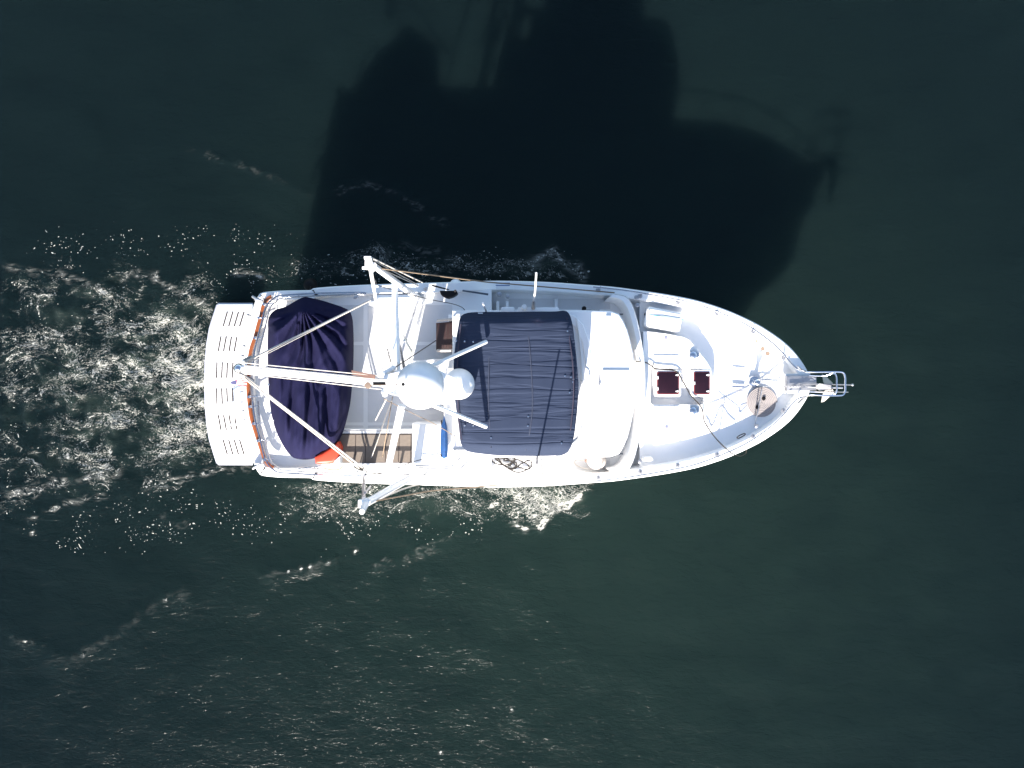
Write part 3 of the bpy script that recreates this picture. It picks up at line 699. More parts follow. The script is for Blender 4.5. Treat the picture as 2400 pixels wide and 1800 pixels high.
bm = N(); tube(bm, [P(1876, 899, 3.1), P(1990, 902, 3.1), P(1996, 902, 3.1)], .012, 6); lathe(bm, sphere_prof(.03), P(1998, 902, 3.1), 10); tube(bm, [P(1900, 918, 3.0), P(1988, 919, 3.0)], .010, 6); obj('bow_light_staff', bm, M['dull'], Y)

ZO = 0.0
# guard rail along the foredeck, both sides, with stanchions
rail = [(1390, 673), (1450, 679), (1510, 688), (1570, 699), (1630, 712), (1690, 734), (1745, 759), (1790, 788), (1830, 822), (1857, 855), (1875, 868), (1893, 871)]
def rzf(px): return zr(px)+.42
for sg in (1, -1):
    pts = smooth_path([P(a, 900-(900-b_)*sg*1.0, rzf(a)) for a, b_ in rail], 4)
    bm = N(); tube(bm, pts, .016, 6); rl = obj('guard_rail', bm, M['steel'], Y)
    for a, b_ in ((1402, 679), (1500, 694), (1588, 709), (1680, 734), (1765, 777), (1836, 838)):
        y0_ = 900-(900-b_)*sg; r0 = min(rail, key=lambda q_: abs(q_[0]-a-8))
        top = P(a+6, 900-(900-(b_-7))*sg, rzf(a))
        bm = N(); tube(bm, [P(a, y0_, zr(a)-.03), top], .014, 6); lathe(bm, [(0, .02), (.05, .018), (.055, 0)], P(a, y0_, zr(a)), 12); obj('stanchion', bm, M['dull'], rl)
ZO = 0.5
# stern rail (double tube) along the quarters
for sg in (1, -1):
    for off, z_ in ((0, 3.0), (11, 2.8)):
        pts = [(592-off*-1.2, 860), (597+off, 820), (612+off, 760), (622+off, 722), (640+off*.6, 700+off*.7), (665, 692+off*.6), (760, 687+off*.5), (848, 686+off*.4), (857, 690)]
        if sg < 0: pts = [(a, 1800-b_) for a, b_ in pts]
        bm = N(); tube(bm, smooth_path([P(a, b_, z_) for a, b_ in pts], 5), .016, 6); obj('stern_rail', bm, M['steel'], Y)
    for a, b_ in ((612, 770), (630, 720), (700, 692), (840, 697)):
        bb = b_ if sg > 0 else 1800-b_
        bm = N(); tube(bm, [P(a, bb, 2.35), P(a-2, bb-2*sg, 3.0)], .014, 6); obj('stern_stanchion', bm, M['steel'], Y)
# starboard side rail near boat deck
bm = N(); tube(bm, smooth_path(PL([(700, 1098), (800, 1090), (930, 1090), (1040, 1092), (1065, 1088), (1080, 1070)], 2.9), 4), .014, 6); tube(bm, smooth_path(PL([(930, 1096), (1060, 1097), (1085, 1092), (1105, 1068)], 2.7), 4), .012, 6); obj('side_rail', bm, M['steel'], Y)
ZO = 0.0
# port midship hardware
for a, b_, r in ((1170, 690, .06), (1190, 695, .05), (1492, 697, .055), (1494, 715, .05), (1500, 1081, .05), (1773, 998, .05), (833, 697, .04), (997, 676, .02), (997, 681, .02)):
    bm = N(); lathe(bm, [(0, .03), (r*.5, .03), (r*.6, .01), (r, 0)], P(a, b_, zr(a)+.01), 14); box(bm, P(a, b_, zr(a)+.04), (.09, .025, .03), rz=.4); obj('deck_fitting', bm, M['dull'], Y)

# ---- mast, boom, domes, outriggers
ZM = 7.0
bm = N(); tube(bm, [(-2.15, 0.02, 2.2), (-2.05, 0.02, 4.5), (-1.92, 0.0, ZM)], .13, 14, .10); mast = obj('mast', bm, M['spar'], Y)
bm = N(); prism(bm, [Vector((x, y, 0)) for x, y in [(-2.3, .16), (-1.9, .26), (-1.3, .24), (-1.0, .1), (-1.0, -.1), (-1.3, -.24), (-1.9, -.26), (-2.3, -.12)]], 6.62, 6.70, .015); obj('mast_platform', bm, M['spar'], mast)
bm = N(); prism(bm, [Vector((x, y, 0)) for x, y in [(-2.1, .3), (-1.05, .34), (-0.95, .0), (-1.05, -.42), (-2.1, -.4)]], 4.4, 4.5, .02); obj('lower_platform', bm, M['spar'], mast)
bm = N(); lathe(bm, sphere_prof(.425, 16)[4:], P(985, 903, 7.05), 36); lathe(bm, [(.0, -.35), (.30, -.34), (.36, -.25), (.415, -.10)], P(985, 903, 7.05), 36); obj('satellite_dome', bm, mat('weathered_white', (.76, .76, .77), .3, var=.07, vscale=7), mast)
bm = N(); lathe(bm, [(0, -.28), (.26, -.27), (.30, -.12), (.305, .0), (.29, .10), (.24, .20), (.15, .27), (0, .30)], P(1076, 900, 5.29), 36); obj('radar_dome', bm, M['roof'], mast)
bm = N(); box(bm, (-1.45, 0.0, 5.02), (.95, .10, .08), bev=.01); box(bm, P(1050, 900, 4.98), (.3, .2, .04), bev=.01); obj('dome_bracket', bm, M['spar'], mast)
for b0, b1 in ((801, 863), (1000, 943)):
    bm = N(); tube(bm, [P(1139, b0, 5.10), P(1000, b1, 6.62)], .042, 10); obj('mast_strut', bm, M['spar'], mast)
# boom
B0 = P(905, 898, 5.3); B1 = P(562, 863, 5.3)
bm = N(); tube(bm, [B0, B1], .085, 14, .075); bo = obj('boom', bm, M['spar'], Y)
bm = N(); lathe(bm, sphere_prof(.10, 10), B1+Vector((-.02, 0, 0)), 14); obj('boom_end_cap', bm, M['steel'], bo)
for dy, r in ((-.13, .010), (.13, .010), (.06, .008)):
    bm = N(); tube(bm, [B0+Vector((0, dy, .08)), B1+Vector((.1, dy*.8, .07))], r, 6); obj('boom_line', bm, M['whiterope'], bo)
bm = N(); box(bm, P(852, 875, 5.42), (.46, .03, .10), rz=-.20); box(bm, P(852, 880, 5.37), (.46, .06, .03), rz=-.2); obj('boom_pouch', bm, M['brown'], bo)
# masthead bits
bm = N(); tube(bm, [P(868, 903, 6.9), P(945, 902, 7.3)], .010, 6); lathe(bm, [(0, .03), (.055, .025), (.06, -.01), (0, -.01)], P(862, 903, 6.9), 16); obj('masthead_light', bm, M['brass'], mast)
bm = N(); box(bm, P(889, 899, 6.8), (.22, .06, .10), bev=.01); lathe(bm, sphere_prof(.03), P(945, 901, 7.48), 10); tube(bm, [P(920, 866, 6.2), P(921, 877, 6.2)], .03, 8); obj('mast_light', bm, M['black'], mast)
bm = N(); tube(bm, [P(905, 876, 6.5), P(950, 868, 6.4), P(985, 860, 6.5)], .03, 8); tube(bm, [P(900, 915, 6.6), P(903, 925, 6.5)], .055, 10); tube(bm, [P(898, 877, 6.6), P(925, 861, 6.5)], .045, 10); tube(bm, [P(905, 915, 6.6), P(935, 925, 6.5)], .04, 8); obj('masthead_fitting', bm, M['spar'], mast)
# spreader bars from mast to outriggers
for pts in ([P(930, 872, 5.8), P(925, 665, 5.2)], [P(942, 950, 5.6), P(906, 1112, 5.0)]):
    bm = N(); tube(bm, pts, .075, 10, .06); obj('spreader', bm, M['spar'], mast)
bm = N(); tube(bm, [P(948, 868, 5.2), P(936, 800, 3.9)], .035, 8, .02); tube(bm, [P(945, 785, 4.2), P(965, 825, 4.6)], .018, 6); lathe(bm, sphere_prof(.05), P(950, 798, 4.2), 10); obj('halyard_winch', bm, M['steel'], mast)
# outriggers (folded upright)
def outrigger(sg):
    def q(a, b_, z): return P(a, b_ if sg > 0 else 1800-b_, z)
    bm = N(); tube(bm, [q(990, 706, 2.4), q(875, 622, 7.6)], .075, 12, .055); o = obj('outrigger_pole', bm, M['spar'], Y)
    bm = N(); tube(bm, [q(872, 632, 7.4), q(866, 605, 8.0)], .05, 10, .035); box(bm, q(864, 618, 7.6), (.12, .20, .10), bev=.02); box(bm, q(862, 604, 8.0), (.12, .05, .05), bev=.01); box(bm, q(853, 628, 7.5), (.06, .05, .05), bev=.01); obj('pole_head', bm, M['spar'], o)
    bm = N(); tube(bm, [q(868, 628, 7.4), q(882, 710, 2.5)], .035, 8, .035); obj('pole_brace', bm, M['spar'], o)
    bm = N(); tube(bm, [q(866, 602, 8.0), q(990, 662, 4.2)], .016, 6); tube(bm, [q(868, 606, 7.8), q(980, 668, 3.6)], .009, 6); tube(bm, [q(893, 630, 7.2), q(980, 670, 3.4)], .009, 6); obj('topping_line', bm, M['whiterope'], o)
    return o
outrigger(1)
# starboard one leans a little further out
sb_ = (lambda: None)
def q2(a, b_, z): return P(a, b_, z)
bm = N(); tube(bm, [q2(1000, 1098, 2.4), q2(860, 1178, 7.6)], .075, 12, .065); og = obj('outrigger_pole', bm, M['spar'], Y)
bm = N(); tube(bm, [q2(858, 1176, 7.5), q2(848, 1200, 8.0)], .075, 12, .045); box(bm, q2(851, 1180, 7.6), (.16, .14, .12), bev=.02); obj('pole_head', bm, M['spar'], og)
bm = N(); tube(bm, [q2(852, 1168, 7.2), q2(853, 1125, 4.0), q2(856, 1100, 2.4)], .03, 8); tube(bm, [q2(856, 1155, 6.6), q2(868, 1140, 4.5)], .02, 8); obj('pole_brace', bm, M['dull'], og)
bm = N(); tube(bm, smooth_path([q2(862, 1184, 7.5), q2(900, 1165, 6.2), q2(940, 1148, 5.0), q2(975, 1137, 3.9), q2(1010, 1130, 2.8)], 4), .018, 6); obj('topping_line', bm, M['whiterope'], og)
ZO = 0.5
# deck level track under port outrigger
bm = N(); tube(bm, [P(864, 709, 2.5), P(985, 708, 2.5)], .03, 8); tube(bm, [P(862, 715, 2.45), P(990, 713, 2.45)], .02, 8)
for xx in (865, 987): box(bm, P(xx, 708, 2.45), (.08, .12, .08), bev=.02)
obj('outrigger_hinge', bm, M['white'], Y)
ZO = 0.0
# rigging lines
def line(name, pts, r, m, sag=0.0, parent=Y):
    if sag:
        a, b_ = Vector(pts[0]), Vector(pts[-1]); pts = [a.lerp(b_, t)+Vector((0, 0, -sag*4*t*(1-t))) for t in [i/12 for i in range(13)]]
    bm = N(); tube(bm, pts, r, 6); return obj(name, bm, m, parent)
line('boom_guy', [P(575, 848, 5.2), P(868, 704, 3.5)], .020, M['whiterope']); line('boom_guy', [P(585, 850, 5.2), P(862, 708, 3.5)], .010, M['whiterope'])
line('boom_guy', [P(570, 880, 5.2), P(850, 1096, 3.45)], .022, M['whiterope']); line('boom_guy', [P(572, 886, 5.2), P(842, 1098, 3.45)], .017, M['whiterope'])
line('forestay', [P(885, 628, 7.3), P(1140, 661, 3.6), P(1440, 686, 2.6)], .014, M['rope'])
line('forestay', [P(868, 1176, 7.4), P(1010, 1150, 5.0), P(1180, 1136, 2.7)], .013, M['rope'])
line('signal_halyard', smooth_path([P(870, 630, 7.2), P(880, 660, 6), P(895, 672, 5), P(1000, 700, 4), P(1060, 712, 3.5), P(1085, 722, 3.4), P(1092, 735, 3.3)], 4), .008, M['cord'])
line('signal_halyard', smooth_path([P(900, 935, 6.4), P(960, 965, 5.8), P(1030, 1000, 5.1), P(1076, 1030, 4.6)], 4), .007, M['rope'])
line('signal_halyard', smooth_path([P(855, 1112, 4.2), P(905, 1106, 4), P(960, 1085, 3.9), P(1030, 1066, 3.8), P(1085, 1056, 4)], 4), .008, M['cord'])
line('signal_halyard', [P(922, 864, 6.3), P(1022, 798, 3.4)], .011, M['cord'])
line('signal_halyard', [P(908, 818, 4.2), P(916, 848, 6.2)], .012, M['cord'])
line('signal_halyard', [P(880, 985, 3.2), P(906, 935, 5.8)], .012, M['whiterope']); line('signal_halyard', [P(866, 1085, 2.9), P(918, 938, 5.9)], .012, M['whiterope'])
line('signal_halyard', [P(895, 1080, 3.0), P(920, 930, 6.0)], .009, M['rope'])
line('signal_halyard', [P(895, 868, 6.2), P(912, 830, 4.6), P(932, 770, 3.2)], .007, M['dull'])
line('signal_halyard', [P(932, 872, 6.2), P(928, 700, 2.6)], .007, M['dull'])

# antennas on the bridge
bm = N(); tube(bm, [P(1250, 722, 4.2), P(1251, 705, 4.45)], .045, 10, .03); an = obj('antenna', bm, M['dull'], Y)
bm = N(); tube(bm, [P(1251, 705, 4.45), P(1254, 685, 4.9), P(1257, 640, 6.3)], .022, 8, .018); obj('antenna_whip', bm, M['white'], an)
bm = N(); tube(bm, [P(1141, 735, 4.3), P(1139, 728, 4.5), P(1131, 709, 5.0)], .022, 8, .016); obj('antenna_whip', bm, M['white'], an)
bm = N(); tube(bm, [P(1259, 1073, 4.2), P(1258, 1090, 4.45)], .045, 10, .03); an = obj('antenna', bm, M['dull'], Y)
bm = N(); tube(bm, [P(1258, 1090, 4.35), P(1257, 1094, 4.6), P(1257, 1097, 6.2)], .022, 8, .018); obj('antenna_whip', bm, M['white'], an)
bm = N(); lathe(bm, [(0, .06), (.05, .05), (.06, 0)], P(1229, 720, 4.22), 12); lathe(bm, [(0, .05), (.08, .03), (.09, -.03)], P(1312, 1075, 4.3), 14); obj('gps_puck', bm, M['white'], Y)

ZO = 0.5
# teak companionway steps
bm = N(); prism(bm, PL([(1022, 757), (1068, 753), (1068, 820), (1022, 820)], 3.0), 2.5, 3.0, .005); stp = obj('teak_steps', bm, M['slat'], Y)
for k in range(6):
    xx = 1025+k*7
    bm = N(); stroke(bm, [P(xx, 760, 3.0), P(xx, 818, 3.0)], .012, 3.0, .006); obj('step_slat', bm, M['dark'], stp)
for yy, dy in ((751, -4), (822, -1)):
    bm = N(); tube(bm, [P(1024, yy, 3.1), P(1078, yy+dy, 3.1)], .03, 8); obj('step_side_rail', bm, M['cream'], stp)
bm = N(); prism(bm, PL([(1050, 738), (1085, 734), (1085, 750), (1052, 752)], 3.1), 2.2, 3.1, .02); obj('bridge_aft_moulding', bm, M['white'], Y); bm = N(); prism(bm, PL([(958, 846), (1075, 838), (1075, 880), (950, 890)], 2.9), 2.2, 2.9, .02); obj('bridge_aft_moulding', bm, M['white'], Y); bm = N(); prism(bm, PL([(1040, 880), (1068, 880), (1068, 1090), (1040, 1090)], 3.5), 2.2, 3.5, .03); obj('bridge_aft_moulding', bm, M['white'], Y)

ZO = 0.0
# ---- bimini
bo_ = [(1064, 900), (1063, 860), (1067, 810), (1074, 765), (1080, 742), (1098, 733), (1140, 731), (1200, 731), (1255, 730), (1300, 730), (1322, 728), (1334, 736), (1342, 762), (1348, 810), (1353, 860), (1356, 905), (1354, 950), (1350, 990), (1345, 1025), (1336, 1052), (1320, 1066), (1280, 1069), (1220, 1069), (1160, 1067), (1105, 1060), (1088, 1052), (1079, 1035), (1075, 1000), (1069, 960), (1065, 925)]
ZB = 5.05
bo_s = smooth_path([Vector((a, b_, 0)) for a, b_ in bo_+[bo_[0]]], 5)[:-1]
cx, cy = 1208, 900
bm = N(); rings = []
nr = 22
rs = np.random.default_rng(5)
for j in range(nr+1):
    f = 1-(1-j/nr)**1.6 if j else 0.0
    ring = []
    for i, p in enumerate(bo_s):
        x = cx+(p.x-cx)*f; y = cy+(p.y-cy)*f
        e = max(0, (f-.80)/.20)
        yy = abs(y-900)/170
        side = abs(p.y-900)/170
        z = ZB-0.05*yy**2-.42*max(0, min(1, (yy-.865)/.135))**1.4-.10*e**2.2
        z += 0.012*math.cos((x-1095)/(1345-1095)*2*math.pi*3)*(1-e)      # hoops
        v = P(x, y, z)
        ring.append(v)
    rings.append(ring)
cv = bm.verts.new(P(cx, cy, ZB))
vr = [[bm.verts.new(v) for v in r] for r in rings[1:]]
nn = len(bo_s)
for k in range(nn): bm.faces.new((cv, vr[0][k], vr[0][(k+1) % nn]))
for A, B in zip(vr, vr[1:]):
    for k in range(nn): bm.faces.new((A[k], A[(k+1) % nn], B[(k+1) % nn], B[k]))
# hanging hem
hem = [bm.verts.new(v.co+Vector((0, 0, -.10))) for v in vr[-1]]
for k in range(nn): bm.faces.new((vr[-1][k], vr[-1][(k+1) % nn], hem[(k+1) % nn], hem[k]))
bim = obj('bimini', bm, M['canvas'], Y, angle=60)
def on_bim(px, py):
    yy = abs(py-900)/170; e = max(0, (yy-.80)/.20)
    return P(px, py, ZB-0.05*yy**2-.42*max(0, min(1, (yy-.865)/.135))**1.4+.012*math.cos((px-1095)/250*2*math.pi*3)+.006)
for pts, r in (([(1232, 745), (1240, 800), (1246, 880), (1248, 950), (1242, 1010), (1232, 1055)], .0105), ([(1146, 742), (1146, 850), (1145, 950), (1151, 1050)], .010), ([(1328, 745), (1342, 850), (1344, 930), (1337, 1010)], .012), ([(1080, 760), (1072, 850), (1074, 960), (1082, 1030)], .012)):
    bm = N(); tube(bm, smooth_path([on_bim(a, b_) for a, b_ in pts], 6), r, 6); obj('canvas_seam', bm, M['canvas_seam'] if r < .011 else M['canvas_edge'], bim)
for a, b_ in ((1069, 799), (1089, 800), (1109, 801), (1330, 776), (1324, 881), (1338, 884), (1344, 889), (1343, 895), (1335, 920), (1238, 976), (1237, 998), (1151, 1026), (1089, 998), (1109, 998), (1316, 1039)):
    bm = N(); lathe(bm, [(0, .014), (.018, .010), (.022, -.004)], on_bim(a, b_), 10); obj('canvas_snap', bm, M['steel'], bim)
bm = N(); box(bm, on_bim(1126, 734)+Vector((0, 0, .0)), (.10, .02, .015)); obj('canvas_label', bm, M['white'], bim)
for xx in (1095, 1240, 1330):
    for yy in (745, 1055):
        bm = N(); tube(bm, [P(xx, yy, 4.75), P(xx, yy, 4.1)], .016, 6); obj('bimini_pole', bm, M['steel'], bim)

# ================================================================== loose things
ZO = 0.85
# covered dinghy
def dinghy():
    root = empty('covered_dinghy', P(727, 890, ZD), 'dinghy under a draped navy blue canvas cover, chocked across the aft deck', 'dinghy')
    ol = [(628, 770), (628, 752), (633, 738), (646, 726), (668, 719), (690, 707), (705, 699), (716, 696), (728, 698), (750, 703), (780, 712), (803, 720), (818, 728), (825, 742), (828, 765), (829, 810), (828, 860), (825, 905), (821, 945), (814, 978), (805, 1010), (791, 1038), (772, 1058), (748, 1071), (722, 1077), (700, 1076), (684, 1070), (666, 1048), (648, 1012), (636, 970), (630, 920), (628, 870), (627, 810)]
    pts = smooth_path([Vector((a, b_, 0)) for a, b_ in ol+[ol[0]]], 7)[:-1]
    n = len(pts); bm = N(); nr = 46; rows = []
    cx, cy = 724, 890
    rg = random.Random(4)
    folds = [(math.radians(a), wd, am) for a, wd, am in
             [(96, .035, .07), (90, .03, -.06), (84, .04, .08), (77, .03, -.07), (70, .035, .08), (62, .03, -.06), (53, .05, .09), (44, .03, -.07), (36, .05, .06), (26, .04, -.06), (18, .04, .05), (8, .03, -.05), (104, .03, -.05), (113, .05, .05), (124, .04, -.06), (136, .05, .06), (150, .04, -.06), (160, .05, .05), (172, .03, -.05)]]
    ax, ay = 710, 722
    for j in range(nr+1):
        f = (j/nr)**.85
        row = []
        for p in pts:
            x = cx+(p.x-cx)*f; y = cy+(p.y-cy)*f
            e = max(0, (f-.72)/.28)
            v = (y-cy)/190
            z = 3.10+.05*(1-v*v)-.08*((x-cx)/100)**2 - .62*e**2.4
            # tight fold fan from the tie point at the port end
            dx, dy = x-ax, y-ay; r = math.hypot(dx, dy)+1e-6; a_ = math.atan2(dy, dx)
            env = min(1, r/60)*math.exp(-(r/185)**2); a_ += .16*mnoise.noise(Vector((x*.012, y*.012, 3)))*min(1, r/80)
            for fa_, wd, am in folds:
                wv = wd*1.25
                z += am*1.25*env*math.exp(-((a_-fa_)/wv)**2)
            z += .16*math.exp(-(r/26)**2)
            z += .045*mnoise.noise(Vector((x*.030, y*.014, 1.5)))+.022*mnoise.noise(Vector((x*.075+y*.03, y*.03, 7)))
            z -= .05*math.exp(-((x-795)**2/500+(y-778-(x-795)*.5)**2/160))
            # long folds towards the starboard end
            le = max(0, min(1, (y-840)/90))*(1-e*.6)
            z += le*(.055*math.sin(x*.155+1.3*math.sin(y*.018))+.035*math.sin(x*.31+y*.02))
            le2 = max(0, min(1, (y-980)/50))
            z += le2*.018*math.sin(math.atan2(y-900, x-727)*34)
            row.append(bm.verts.new(P(x, y, z)))
        rows.append(row)
        if j == 0:
            for v in row[1:]: pass
    for A, B in zip(rows, rows[1:]):
        for k in range(n):
            bm.faces.new((A[k], A[(k+1) % n], B[(k+1) % n], B[k]))
    bmesh.ops.remove_doubles(bm, verts=rows[0], dist=.001)
    fix(obj('canvas_cover', bm, M['navy'], root, angle=80), root)
    bm = N(); hullp = [P(cx+(p.x-cx)*.93, cy+(p.y-cy)*.95, 2.6) for p in pts[::3]]
    prism(bm, hullp, 2.3, 2.62, .05); fix(obj('dinghy_hull', bm, M['cream'], root), root)
    for yy in (800, 980):
        bm = N(); box(bm, P(727, yy, 2.27), (1.5, .12, .5), bev=.01); fix(obj('chock', bm, M['white'], root), root)
    for a, b_, z_ in ((789, 923, 3.03), (793, 940, 3.02), (630, 901, 2.75)):
        bm = N(); lathe(bm, [(0, .02), (.022, .012), (.024, -.02)], P(a, b_, z_+.03), 10); fix(obj('cover_snap', bm, M['steel'], root), root)
dinghy()

def single(name, bm, m, label, cat, group=None, **k):
    o = obj(name, bm, m, None, **k); return tag(o, label, cat, group)
ZO = 0.6
# orange-red float
r = empty('float_cushion', P(775, 1075, 2.4), 'orange and white float tucked beside the starboard end of the covered dinghy', 'float')
bm = N(); prism(bm, PL([(736, 1072), (752, 1062), (775, 1048), (790, 1036), (797, 1050), (795, 1074), (780, 1086), (752, 1088), (738, 1087)], 2.98), 2.5, 2.98, .07, 4); fix(obj('float_body', bm, M['orange'], r), r)
bm = N(); prism(bm, PL([(783, 1080), (797, 1068), (797, 1088), (780, 1089)], 3.0), 2.7, 3.0, .02); fix(obj('float_end', bm, M['white'], r), r)
# blue folded umbrella
r = empty('folded_umbrella', P(1041, 1030, 3.3), 'bright blue furled fabric umbrella lying beside the white locker', 'umbrella')
bm = N(); lathe(bm, [(0, -.42), (.07, -.38), (.085, -.2), (.075, .1), (.06, .28), (.03, .36), (.012, .44), (0, .5)], P(1041, 1028, 3.58), 9, M=Matrix.Rotation(-math.pi/2, 4, 'X') @ Matrix.Rotation(.2, 4, 'Z')); fix(obj('furled_cloth', bm, M['blue'], r), r)
bm = N(); tube(bm, [P(1036, 1065, 3.55), P(1035, 985, 3.55)], .014, 8); tube(bm, [P(1037, 1062, 3.6), P(1036, 1070, 3.6)], .035, 8); fix(obj('umbrella_pole', bm, M['black'], r), r)
ZO = 0.0
# white ball fender starboard
r = empty('ball_fender', P(1400, 1085, 2.2), 'cream round ball fender lying on the starboard side deck', 'fender')
bm = N(); lathe(bm, sphere_prof(.225, 16), P(1398, 1078, 2.30), 28); fix(obj('fender_ball', bm, M['cream'], r), r)
bm = N(); tube(bm, smooth_path([P(1372, 1080, 2.2), P(1350, 1078, 2.05), P(1348, 1088, 2.02), P(1365, 1097, 2.02), P(1385, 1100, 2.2)], 4), .012, 6); fix(obj('fender_line', bm, M['whiterope'], r), r)
bm = N(); lathe(bm, sphere_prof(.04), P(1374, 1080, 2.25), 8); fix(obj('fender_eye', bm, M['brown'], r), r)
ZO = 0.3
# white fender outside port side
r = empty('ball_fender', P(1068, 659, 2.0), 'pale round fender hanging outside the port bulwark', 'fender')
bm = N(); lathe(bm, sphere_prof(.14, 14), P(1068, 668, 2.32), 24); fix(obj('fender_ball', bm, M['white'], r), r)
bm = N(); tube(bm, [P(1068, 664, 2.45), P(1070, 684, 2.38)], .01, 6); fix(obj('fender_line', bm, M['whiterope'], r), r)
# black fender outboard, port quarter
r = empty('black_fender', P(727, 668, 1.6), 'black rubber fender hung over the port quarter', 'fender')
bm = N(); lathe(bm, sphere_prof(.16, 12, 1.2), P(728, 668, 1.75), 20); lathe(bm, [(0.05, .2), (.06, .25), (0, .27)], P(728, 668, 1.75), 12); fix(obj('fender_body', bm, M['black'], r), r)
bm = N(); tube(bm, [P(728, 672, 2.0), P(724, 688, 2.4)], .01, 6); fix(obj('fender_line', bm, M['cord'], r), r)
ZO = 0.5
# black covered grill on port rail
r = empty('rail_grill', P(1050, 690, 2.9), 'black covered grill mounted on the port rail', 'grill')
bm = N(); prism(bm, PL([(1030, 681), (1070, 681), (1072, 686), (1069, 690), (1060, 695), (1050, 698), (1040, 695), (1033, 690)], 2.9), 2.6, 2.9, .03, 3); fix(obj('grill_body', bm, M['black'], r), r)
bm = N(); lathe(bm, sphere_prof(.03), P(1067, 682, 2.95), 10); fix(obj('grill_knob', bm, M['brass'], r), r)
bm = N(); tube(bm, [P(985, 685, 2.75), P(1030, 684, 2.75)], .022, 8); fix(obj('grill_mount', bm, M['spar'], r), r)
# furled boat pole
bm = N(); tube(bm, [P(1013, 669, 2.6), P(1052, 679, 2.7)], .022, 8, .012); single('furled_pennant', bm, M['black'], 'thin black furled strap beside the port rail, aft of the grill', 'strap')
bm = N(); tube(bm, [P(1084, 681, 2.5), P(1144, 690, 2.5)], .018, 8, .022); single('boat_hook', bm, mat('dark_grey', (.05, .07, .10), .5), 'dark grey boat hook lying along the port side deck', 'boat hook')
ZO = 0.0
# coiled black hose starboard
def hose():
    run = [(1148, 1068), (1156, 1083), (1172, 1089), (1190, 1089), (1200, 1084), (1208, 1076), (1196, 1072), (1168, 1076), (1160, 1074), (1168, 1081), (1182, 1092), (1197, 1100), (1209, 1097), (1222, 1087), (1238, 1079), (1245, 1082), (1246, 1092), (1240, 1099), (1228, 1099), (1214, 1094), (1205, 1087), (1196, 1080), (1186, 1074),
           (1181, 1079), (1198, 1080), (1210, 1085), (1209, 1093), (1200, 1098), (1190, 1097), (1205, 1105), (1217, 1107), (1230, 1103), (1240, 1097), (1236, 1088), (1224, 1082), (1210, 1076), (1200, 1082), (1198, 1089), (1186, 1093), (1174, 1083), (1166, 1070)]
    pts = [P(a, b_, 2.455+.012*(k % 4)) for k, (a, b_) in enumerate(run)]
    bm = N(); tube(bm, smooth_path(pts, 5), .0145, 6); single('coiled_hose', bm, M['cord'], 'dark brown hose in loose tangled loops on the starboard side deck beside the bimini', 'hose')
hose()
ZO = -0.20
# long black cord on foredeck
cp = [(1490, 847), (1500, 847), (1512, 849), (1522, 854), (1530, 860), (1533, 863), (1555, 866), (1578, 868), (1590, 875), (1598, 889), (1608, 907), (1618, 925), (1632, 940), (1642, 952), (1647, 965), (1650, 985), (1658, 1000), (1668, 1015), (1682, 1032), (1700, 1050), (1717, 1064)]
def cz(x): return 3.10 if x < 1512 else (2.82 if x < 1650 else (2.60 if x < 1680 else 2.92))
bm = N(); tube(bm, smooth_path([P(a, b_, cz(a)) for a, b_ in cp], 4), .014, 6); tube(bm, smooth_path([P(1717, 1064, 2.90), P(1735, 1069, 2.4), P(1748, 1062, 2.2), P(1749, 1050, 2.5)], 4), .010, 6)
tube(bm, [P(1529, 860, 2.79), P(1532, 852, 2.79)], .010, 6); single('power_cord', bm, M['cord'], 'long black cord snaking from the pilothouse past the red hatches to the starboard rail', 'cord')
bm = N(); tube(bm, smooth_path([P(1655, 995, 2.57), P(1665, 997, 2.57), P(1680, 985, 2.57), P(1690, 965, 2.57), P(1694, 940, 2.57), P(1705, 925, 2.57)], 4), .007, 6); single('grey_line', bm, M['dull'], 'thin grey line looped on the foredeck right of the black cord', 'rope')
# life raft / dock box with cyan strap
ang = math.atan2(-15, 80)
r = empty('deck_canister', P(1556, 745, 2.42), 'white rounded storage canister strapped with a cyan line on the port foredeck', 'storage box')
c0 = P(1557, 748, 2.8)
bm = N(); prism(bm, rrect(c0.x, c0.y, .84, .48, .09, ang), 2.42, 2.72, .06, 4); fix(obj('canister_body', bm, M['white'], r), r)
bm = N(); prism(bm, rrect(c0.x, c0.y, .76, .40, .07, ang), 2.71, 2.80, .04, 3); fix(obj('canister_lid', bm, M['white'], r), r)
bm = N(); tube(bm, [P(1516, 738, 2.55), P(1522, 738, 2.80), P(1552, 742, 2.82), P(1597, 749, 2.82), P(1601, 750, 2.6)], .009, 6); fix(obj('strap', bm, M['cyan'], r), r)
bm = N(); lathe(bm, sphere_prof(.045), P(1514, 737, 2.6), 10); fix(obj('strap_lock', bm, M['black'], r), r)
bm = N(); lathe(bm, sphere_prof(.03), P(1513, 743, 2.6), 10); fix(obj('lock_body', bm, M['brass'], r), r)
ZO = -0.05
